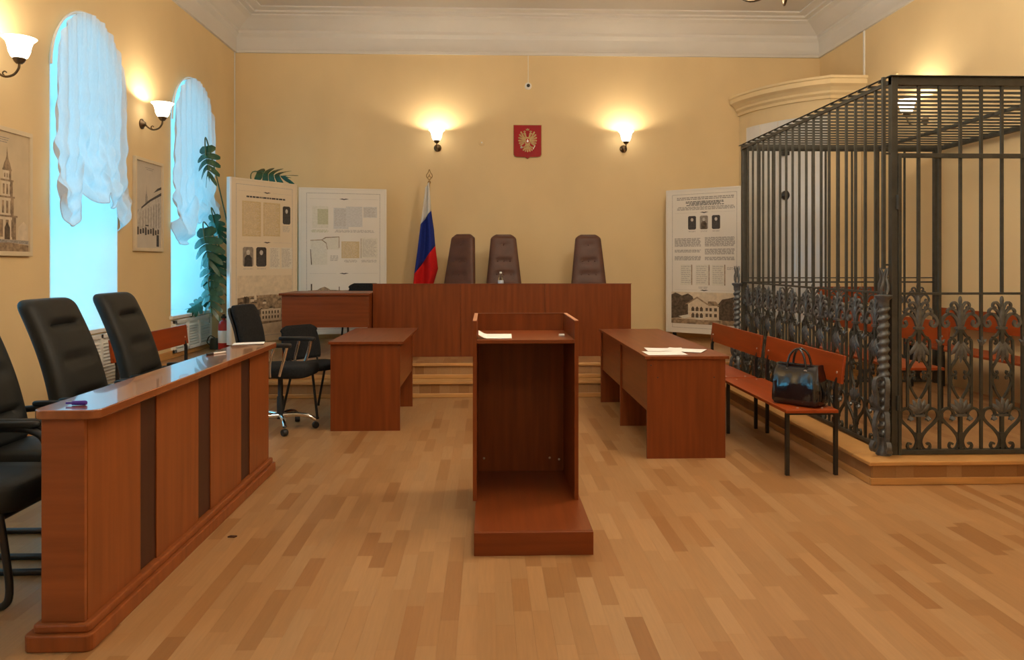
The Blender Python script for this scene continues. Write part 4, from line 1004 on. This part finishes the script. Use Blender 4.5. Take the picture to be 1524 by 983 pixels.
# ------------------------------------------------------------------ benches
def bench(label, loc, L, rz=0, group=None):
    """local: seat runs along y from 0 to L, faces -x, back at +x"""
    t = thing('slat_bench', label, 'bench', loc, rz, group)
    MB().box(-.36, .0, 0, L, .435, .458).build('seat', M['bench_wood'], t, bevel=.004)
    br = MB().add([(.015, 0, .63), (.033, 0, .63), (.055, 0, .82), (.037, 0, .82), (.015, L, .63), (.033, L, .63), (.055, L, .82), (.037, L, .82)], [(0, 1, 2, 3), (7, 6, 5, 4), (0, 4, 5, 1), (1, 5, 6, 2), (2, 6, 7, 3), (3, 7, 4, 0)]).build('backrest', M['bench_wood'], t, bevel=.003)
    for y in (.06, L - .085):
        MB().box(-.335, -.31, y, y + .025, 0, .435).build('leg', M['black_metal'], t)
        MB().box(.0, .025, y, y + .025, 0, .435).build('leg', M['black_metal'], t)
        MB().add([(.0005, y, .435), (.014, y, .435), (.036, y, .78), (.05, y, .78), (.0005, y + .025, .435), (.014, y + .025, .435)], []).box(.0, .025, y, y + .025, .435, .60).add([(.0, y, .60), (.025, y, .60), (.075, y, .80), (.058, y, .80), (.0, y + .025, .60), (.025, y + .025, .60), (.075, y + .025, .80), (.058, y + .025, .80)], [(0, 1, 2, 3), (7, 6, 5, 4), (0, 4, 5, 1), (1, 5, 6, 2), (2, 6, 7, 3), (3, 7, 4, 0)]).build('upright', M['black_metal'], t)
        MB().box(-.335, .0, y + .002, y + .023, .412, .4345).build('cross_bar', M['black_metal'], t)
        for x in (-.25, -.08): MB().lathe([(.008, .458), (.007, .461), (0, .462)], 8, (x, y + .012, 0)).build('bolt', M['bolt'], t)
        for z in (.70,): MB().lathe([(.008, .012), (.008, .022)], 8, (.007, y + .012, z), axis='x').build('bolt', M['bolt'], br)
    return t
bench('orange-brown bench carrying the black handbag beside the cage', (2.365, 4.99, 0), 1.40)
bench('orange-brown bench beside the cage, farther one behind the long table', (2.33, 6.42, 0), 1.42)
bench('red-brown bench against the window wall behind the jury chairs', (-3.02, 7.76, 0), 1.55, PI)
bench('red-brown bench in the middle of the cage', (3.64, 5.87, PZ), 1.95)
bench('red-brown bench along the right wall inside the cage', (4.76, 5.45, PZ), 2.35)
bench('red-brown bench on the stage behind the cage', (4.86, 8.74, ST), .95, PI / 2)

# ------------------------------------------------------------------ handbag
bg_ = thing('handbag', 'black glossy handbag with two handles on the bench', 'handbag', (2.185, 5.20, .462), math.radians(-48))
rings = []
for j in range(13):
    t_ = j / 12; z = .27 * t_; w = .165 - .012 * t_ + .012 * math.sin(PI * t_); d_ = .085 - .045 * t_ + .018 * math.sin(PI * t_)
    if j == 0: w *= .93; d_ *= .88
    rings.append([(w * sgn(math.cos(2 * PI * i / 32), .26) + .006 * math.sin(5 * t_ + i), d_ * 1.12 * sgn(math.sin(2 * PI * i / 32), .3) * (1 + .07 * math.sin(3 * i * .7 + 4 * t_)), z + (.012 * math.cos(4 * PI * i / 32) if j == 12 else 0)) for i in range(32)])
MB().loft(rings).build('body', M['bag'], bg_, smooth=60)
MB().loft([[(.15 * sgn(math.cos(2 * PI * i / 24), .42), .036 * sgn(math.sin(2 * PI * i / 24), .5), z) for i in range(24)] for z in (.262, .275)]).build('zip_top', M['bag'], bg_)
for s_ in (-1, 1):
    h_ = MB().tube(catmull([(-.07, s_ * .045, .20), (-.066, s_ * .045, .27), (-.045, s_ * .035, .35), (0, s_ * .02, .385), (.045, s_ * .035, .35), (.066, s_ * .045, .27), (.07, s_ * .045, .20)], 5), .008, 8).build('handle', M['bag'], bg_, smooth=True)
    for x in (-.068, .068): MB().lathe([(0, -.006), (.014, -.006), (.014, .006), (0, .006)], 10, (x, s_ * .05, .235), axis='y').build('handle_ring', M['bolt'], h_)

# ------------------------------------------------------------------ bottle
bt = thing('water_bottle', 'small clear water bottle standing on the judges bench', 'bottle', (.165, 9.15, ST + .76))
MB().lathe([(0, 0), (.03, 0), (.034, .01), (.034, .06), (.031, .07), (.034, .08), (.034, .14), (.025, .18), (.013, .20), (.013, .212), (0, .212)], 18).build('body', M['bottle'], bt, smooth=50)
MB().lathe([(.0345, .075), (.0352, .076), (.0352, .128), (.0345, .129)], 18, cap=False).build('label_band', M['label_blue'], bt, smooth=True)
MB().lathe([(0, .212), (.015, .212), (.015, .230), (.013, .233), (0, .233)], 14).build('cap', M['white_plastic'], bt, smooth=40)

# ------------------------------------------------------------------ monstera, extinguisher, watering can
pl = thing('monstera', 'large monstera plant with split leaves in the corner behind the board', 'plant', (-3.18, 10.15, ST))
MB().lathe([(0, 0), (.12, 0), (.17, .28), (.18, .28), (.18, .31), (.15, .31), (.14, .27), (0, .27)], 20).build('pot', M['pot'], pl, smooth=40)
def leaf_mesh(size, droop, seed):
    """split leaf: lobes along a midrib (+x), separated by deep notches"""
    rnd = random.Random(seed); mb = MB(); n = 5
    def z(x, y): return -droop * max(0, x / size) ** 2 * size - .45 * y * y / size - .12 * abs(y)
    wid = lambda q_: size * .47 * max(.05, math.sin(PI * min(.97, .16 + .80 * q_))) ** .75
    for s_ in (-1, 1):
        for k in range(n):
            a0, a1 = (k - .3 if k == 0 else k) / n, (k + 1) / n
            am = (a0 + a1) / 2; Wm = wid(am) * rnd.uniform(.93, 1.06); sw = size * (-.06 + .50 * am); hw = size / n * .40
            V = []
            for j in range(6):
                q_ = (0, .2, .42, .58, .86, 1)[j]; yy = s_ * Wm * q_; cx = am * size + sw * q_ ** 1.4
                h0 = (a1 - a0) * size / 2 if j == 0 else (a1 - a0) * size / 2 * (1 + .30 * q_) if j <= 3 else hw * (1.12 if j == 4 else .6)
                V += [(cx - h0, yy, z(cx, yy) - .0), (cx + h0, yy, z(cx, yy))]
            F_ = [(2 * j, 2 * j + 1, 2 * j + 3, 2 * j + 2) for j in range(5)]
            mb.add(V, F_ if s_ > 0 else [f[::-1] for f in F_])
    mb.add([(size * .96, -.03 * size, z(size, 0)), (size * 1.18, 0, z(size * 1.15, 0)), (size * .96, .03 * size, z(size, 0)), (size * .8, 0, z(size * .8, 0))], [(0, 1, 2, 3)])
    return mb
leaves = [  # base point of the blade (world), tip direction, size
    ((-3.37, 9.15, 2.83), (.03, -.25, -.95), .34), ((-3.38, 9.12, 1.84), (.10, -.25, -.92), .42), ((-3.35, 9.22, 1.48), (.03, -.3, -.95), .40), ((-3.37, 9.36, 1.62), (.10, -.1, -.95), .36),
    ((-3.42, 9.28, .99), (-.85, .10, -.30), .27), ((-3.12, 10.35, 2.66), (.85, -.20, .02), .38), ((-3.34, 9.18, 1.20), (.02, -.25, -.95), .34), ((-3.37, 9.38, 2.02), (.10, .1, -.95), .28)]
base = Vector((-3.18, 10.15, ST + .3))
for i, (p, dr, sz) in enumerate(leaves):
    p = Vector(p); dr = Vector(dr).normalized()
    mb = leaf_mesh(sz, .22, i); me = mb.mesh('leaf', M['leaf'], fixn=False)
    o = link('leaf', me, pl)
    nv = Vector((-.30, -.85, .45)) if i != 5 else Vector((.1, -.8, .6)); zax = (nv - dr * dr.dot(nv)).normalized(); yax = zax.cross(dr)
    rot = Matrix((dr, yax, zax)).transposed().to_4x4()
    o.matrix_basis = Matrix.Translation(p - Vector(pl.location)) @ rot
    so = o.modifiers.new('t', 'SOLIDIFY'); so.thickness = .003
    midp = base.lerp(p, .55) + Vector((.0, -.05, .22))
    if i in (5,): midp = Vector((-3.2, 10.45, 2.2))
    P = catmull([base, midp, p - dr * .10, p + dr * sz * .3], 6)
    MB().tube([q_ - Vector(pl.location) for q_ in P], .008, 6).build('stem', M['stem'], pl, smooth=True)
fe = thing('fire_extinguisher', 'red fire extinguisher on the stage behind the angled board', 'fire extinguisher', (-3.235, 9.36, ST))
MB().lathe([(0, 0), (.06, 0), (.065, .015), (.065, .34), (.05, .38), (.02, .40), (.02, .42), (0, .42)], 18).build('cylinder', M['ext_red'], fe, smooth=40)
MB().lathe([(.0655, .12), (.0662, .121), (.0662, .27), (.0655, .271)], 18, cap=False).build('label_band', M['paper'], fe, smooth=True)
MB().box(-.03, .06, -.012, .012, .42, .445).box(-.015, .015, -.015, .015, .405, .47).build('valve', M['black_metal'], fe, bevel=.003)
MB().tube(catmull([(.03, 0, .43), (.09, -.02, .38), (.085, -.03, .2), (.075, -.03, .1)], 5), .009, 8).build('hose', M['black_plastic'], fe, smooth=True)
wc = thing('watering_can', 'small dark watering can on the stage below the farther window', 'watering can', (-3.47, 9.72, ST))
MB().lathe([(0, 0), (.06, 0), (.065, .02), (.055, .13), (.05, .14), (0, .14)], 16).build('body', M['olive'], wc, smooth=40)
MB().tube(catmull([(.05, 0, .05), (.10, 0, .10), (.14, 0, .18)], 4), .010, 8).build('spout', M['olive'], wc, smooth=True)
MB().tube(catmull([(-.045, 0, .04), (-.10, 0, .09), (-.06, 0, .17), (.0, 0, .14)], 4), .007, 8).build('handle', M['olive'], wc, smooth=True)
br_ = MB().tube([(-3.36, 9.52, ST + .012), (-3.24, 9.62, ST + .42)], .011, 8).build('wooden_stick', M['slot'], smooth=True)
tag(br_, 'dark stick leaning beside the fire extinguisher', 'stick')

# ------------------------------------------------------------------ the iron cage
CX0, CX1, CY0, CY1 = 2.745, 4.86, 4.99, 7.96
CT = 2.70
cg = thing('defendant_cage', 'black wrought iron cage with scroll panels, twisted posts and barred roof', 'cage', (CX0, CY0, PZ))
H = CT - PZ
Wc, Dc = CX1 - CX0, CY1 - CY0
PIT = .1435
B2 = .0085
def mesh_bar(h0, h1, r=B2): return MB().box(-r, r, -r, r, h0, h1).mesh('bar', M['iron'])
full_bar = mesh_bar(.03, H - .03); top_bar = mesh_bar(1.09, H - .03)
# posts and rails
def prt(name, dims, mat='iron', bevel=0.002):
    return MB().box(*dims).build(name, M[mat], cg, bevel=bevel)
prt('corner_post', (-.03, .012, -.025, .02, 0, H))
prt('corner_post', (-.025, .025, Dc - .025, Dc + .025, 0, H))
prt('corner_post', (Wc - .05, Wc, Dc - .025, Dc + .025, 0, H))
prt('corner_post', (Wc - .02, Wc + .02, -.025, .025, 0, H))
prt('corner_rod', (-.085, -.062, -.012, .010, 1.25, H))
for z in (2.03, 1.28): prt('standoff', (-.062, -.03, -.006, .006, z - .006, z + .006))
for y in (0, Dc):
    prt('top_beam', (-.03, Wc + .03, y - .02, y + .02, H - .055, H)); prt('bottom_rail', (.045, Wc - .05, y - .014, y + .014, .008, .034))
prt('top_plate', (-.05, Wc + .05, -.045, .03, H, H + .006)); 
prt('top_beam', (-.032, -.012, .02, Dc - .02, H - .045, H - .020)); prt('top_beam', (Wc - .02, Wc + .02, .02, Dc - .02, H - .045, H))
prt('top_plate', (-.052, -.030, .03, Dc + .03, H, H + .005))
prt('roof_beam', (1.46, 1.49, .02, Dc - .02, H - .03, H))
prt('bottom_rail', (-.034, -.006, .02, Dc - .025, .008, .034))
RAIL = 1.085
prt('mid_rail', (-.029, -.011, .0, Dc - .025, RAIL - .008, RAIL + .008))
prt('mid_rail', (.012, Wc - .05, -.009, .009, RAIL - .008, RAIL + .008)); prt('mid_rail', (.0, Wc - .05, Dc - .009, Dc + .009, RAIL - .008, RAIL + .008))
# gate: frame in the front face
gt = MB().box(.013, .036, -.03, -.005, .0, 2.03).box(.036, Wc - .03, -.03, -.005, 2.0, 2.03).box(.036, Wc - .03, -.03, -.005, .004, .034).build('gate_frame', M['iron'], cg, bevel=.002)
for z in (.35, 1.7): MB().lathe([(.014, -.05), (.014, .05)], 10, (.0125, -.03, z)).build('hinge', M['iron'], gt)
# vertical bars and scroll units
PLF = lambda a, b, c: (a, c, b)
PIECES = []          # (name, mesh) : one piece each, both mirror sides
def piece(name, P, w=.015, d_=.016, mat='iron', k=4):
    for sg in (1, -1):
        C = catmull([(sg * x, z, 0) for x, z in P], k)
        PIECES.append((name, MB().ribbon([(c.x, c.y) for c in C], w, d_, PLF).mesh(name, M[mat])))
piece('heart_scroll', [(.012, .045), (.018, .11), (.055, .165), (.105, .212), (.131, .252), (.122, .292), (.088, .309), (.058, .295), (.048, .268), (.062, .25)], .017)
piece('foot_scroll', [(.010, .14), (.014, .085), (.03, .042), (.058, .030), (.078, .05), (.070, .074), (.052, .066)], .014)
piece('upright', [(.076, .30), (.076, .40), (.076, .60), (.076, .74), (.070, .772), (.046, .778), (.036, .756), (.050, .742)], .015)
piece('lyre_scroll', [(.012, .375), (.045, .43), (.066, .49), (.052, .528), (.032, .522), (.034, .504)], .013)
piece('lyre_scroll', [(.018, .655), (.048, .61), (.068, .57), (.052, .534), (.032, .545), (.036, .562)], .013)
piece('branch', [(.066, .785), (.038, .80), (.010, .845)], .013)
piece('volute', [(.010, .858), (.03, .915), (.068, .948), (.110, .93), (.126, .888), (.106, .862), (.084, .878), (.094, .902)], .018, .018, 'cast')
piece('volute', [(.008, .91), (.03, .962), (.062, .985), (.087, .970), (.084, .945), (.066, .950)], .015, .018, 'cast')
piece('volute', [(.006, .955), (.018, 1.0), (.040, 1.026), (.061, 1.012), (.057, .987), (.042, .994)], .014, .018, 'cast')
PIECES.append(('collar', MB().box(-.030, .030, -.016, .016, .843, .860).mesh('collar', M['cast'])))
PIECES.append(('collar', MB().box(-.036, .036, -.015, .015, .254, .270).mesh('collar', M['cast'])))
PIECES.append(('foot_stem', MB().box(-.011, .011, -.010, .010, .03, .256).mesh('foot_stem', M['iron'])))
PIECES.append(('neck', MB().box(-.013, .013, -.010, .010, .73, .845).mesh('neck', M['iron'])))
PIECES.append(('clasp', MB().box(-.020, .020, -.014, .014, .10, .145).mesh('clasp', M['iron'])))
PIECES.append(('palmette_core', MB().loft([[(r * math.cos(2 * PI * i / 8), .7 * r * math.sin(2 * PI * i / 8), z) for i in range(8)] for r, z in ((.012, .858), (.026, .90), (.022, .96), (.011, 1.01), (.015, 1.04), (.011, 1.06), (.003, 1.068))]).mesh('palmette_core', M['cast'], True)))
def leaf_up(z0, h, w, flip=1, lobes=5):
    mb = MB()
    for k in range(lobes):
        a = PI / 2 + (k - (lobes - 1) / 2) * .40; L = h * (1 - .04 * abs(k - (lobes - 1) / 2))
        c0, s0 = math.cos(a) * w / h * 1.5, math.sin(a)
        rings = []
        for j in range(6):
            q_ = j / 5; r_ = (.006 + .010 * math.sin(PI * min(1, q_ * .8 + .12))) if j < 5 else .003
            cx, cz = c0 * L * q_, s0 * L * q_; bulge = -.012 * math.sin(PI * q_ * .9)
            nx_, nz_ = -math.sin(a), math.cos(a)
            rings.append([(cx + nx_ * r_ * math.cos(2 * PI * i / 6), bulge + .5 * r_ * math.sin(2 * PI * i / 6), z0 + flip * (cz + nz_ * r_ * math.cos(2 * PI * i / 6))) for i in range(6)])
        mb.loft(rings)
    return mb
PIECES.append(('acanthus_leaf', leaf_up(.268, .115, .075).mesh('acanthus_leaf', M['cast'], True)))
PIECES.append(('acanthus_leaf', leaf_up(.765, .15, .072, -1).mesh('acanthus_leaf', M['cast'], True)))
for s_ in (-1, 1):
    lv = MB()
    for k in range(3):
        a = -PI / 2 + (k - 1) * .8
        lv.tube([(s_ * .06, -.004, .254), (s_ * .06 + .018 * math.cos(a), -.012, .252 + .022 * math.sin(a)), (s_ * .06 + .028 * math.cos(a), -.006, .252 + .030 * math.sin(a))], [.006, .011, .002], 6)
    PIECES.append(('leaf_tip', lv.mesh('leaf_tip', M['cast'], True)))
fl_ = MB()
for s_ in (-1, 0, 1): fl_.tube([(0, -.002, .735), (s_ * .016, -.012, .76), (s_ * .030, -.008, .775 + (.02 if s_ == 0 else 0))], [.008, .011, .004], 6)
FM = fl_.mesh('rosette', M['cast'], smooth=40)
def unit(loc, rz):
    root = link('scroll_panel', PIECES[0][1], cg, loc=loc, rot=(0, 0, rz))
    for k, me in PIECES[1:]: link(k, me, root)
def face(n, x0, place, rz):
    """n bars at PIT spacing; even ones carry an ornament below the rail and start above it"""
    for i in range(n):
        p = place(x0 + i * PIT)
        if i % 2 == 0:
            link('bar', top_bar, cg, loc=p); unit(p, rz)
        else:
            b = link('bar', full_bar, cg, loc=p); link('rosette', FM, b, rot=(0, 0, rz))
face(13, .168, lambda s_: (s_, 0, 0), 0)                       # front
face(19, .205, lambda s_: (-.02, s_, 0), -PI / 2)                 # left side
face(13, .168, lambda s_: (s_, Dc, 0), 0)                      # far side
# second far rail
prt('mid_rail', (.0, Wc - .05, Dc - .006, Dc + .006, RAIL + .04, RAIL + .052))
rb = MB().box(-.05, Wc + .02, -.007, .007, -.016, 0).mesh('roof_bar', M['iron'])
n = int((Dc - .1) / .145)
for i in range(n + 1): link('roof_bar', rb, cg, loc=(0, .11 + i * .145, H))
# twisted columns with flame finials and brackets
def twisted(x, y):
    rings = []; z0, z1 = .12, 1.0; nr = 150; N = 12
    for j in range(nr + 1):
        z = z0 + (z1 - z0) * j / nr
        rings.append([((.034 + .007 * math.cos(a - 2 * PI * z / .055)) * math.cos(a), (.034 + .007 * math.cos(a - 2 * PI * z / .055)) * math.sin(a), z) for a in [2 * PI * i / N for i in range(N)]])
    o = MB().loft(rings).build('twisted_column', M['cast'], cg, smooth=True); o.location = (x, y, 0)
    MB().lathe([(0, 0), (.05, 0), (.055, .02), (.04, .05), (.03, .09), (.04, .12), (0, .12)], 14).build('column_base', M['cast'], o, smooth=True)
    MB().lathe([(0, 1.0), (.036, 1.0), (.036, 1.04), (.055, 1.06), (.055, 1.075), (.03, 1.08), (0, 1.08)], 14).build('capital', M['cast'], o, smooth=True)
    f = MB()
    for k in range(4):
        a = k * PI / 2 + .4
        f.tube([(.022 * math.cos(a + 7 * (z - 1.08)) * s_, .022 * math.sin(a + 7 * (z - 1.08)) * s_, z) for z, s_ in ((1.08, .9), (1.11, 1.3), (1.15, 1.2), (1.19, .7), (1.23, 1.1), (1.26, 1.4))], [.011, .011, .010, .009, .008, .003], 6)
    f.build('flame_finial', M['cast'], o, smooth=True)
    for a in (0.1, PI + .4, -PI / 2 - .2):
        c0, s0 = math.cos(a), math.sin(a); b = MB()
        for P in ([(.04, .52), (.075, .51), (.085, .46), (.07, .40), (.065, .34), (.045, .30)], [(.045, .30), (.07, .27), (.085, .20), (.07, .12), (.075, .06), (.10, .04), (.115, .07), (.095, .10)]):
            C = catmull([(x_, z_, 0) for x_, z_ in P], 4); b.ribbon([(q_.x, q_.y) for q_ in C], .02, .028, lambda A, Bz, Cc: (A * c0 - Cc * s0, A * s0 + Cc * c0, Bz))
        b.build('scroll_bracket', M['cast'], o, smooth=40)
twisted(-.075, -.005); twisted(-.075, Dc)
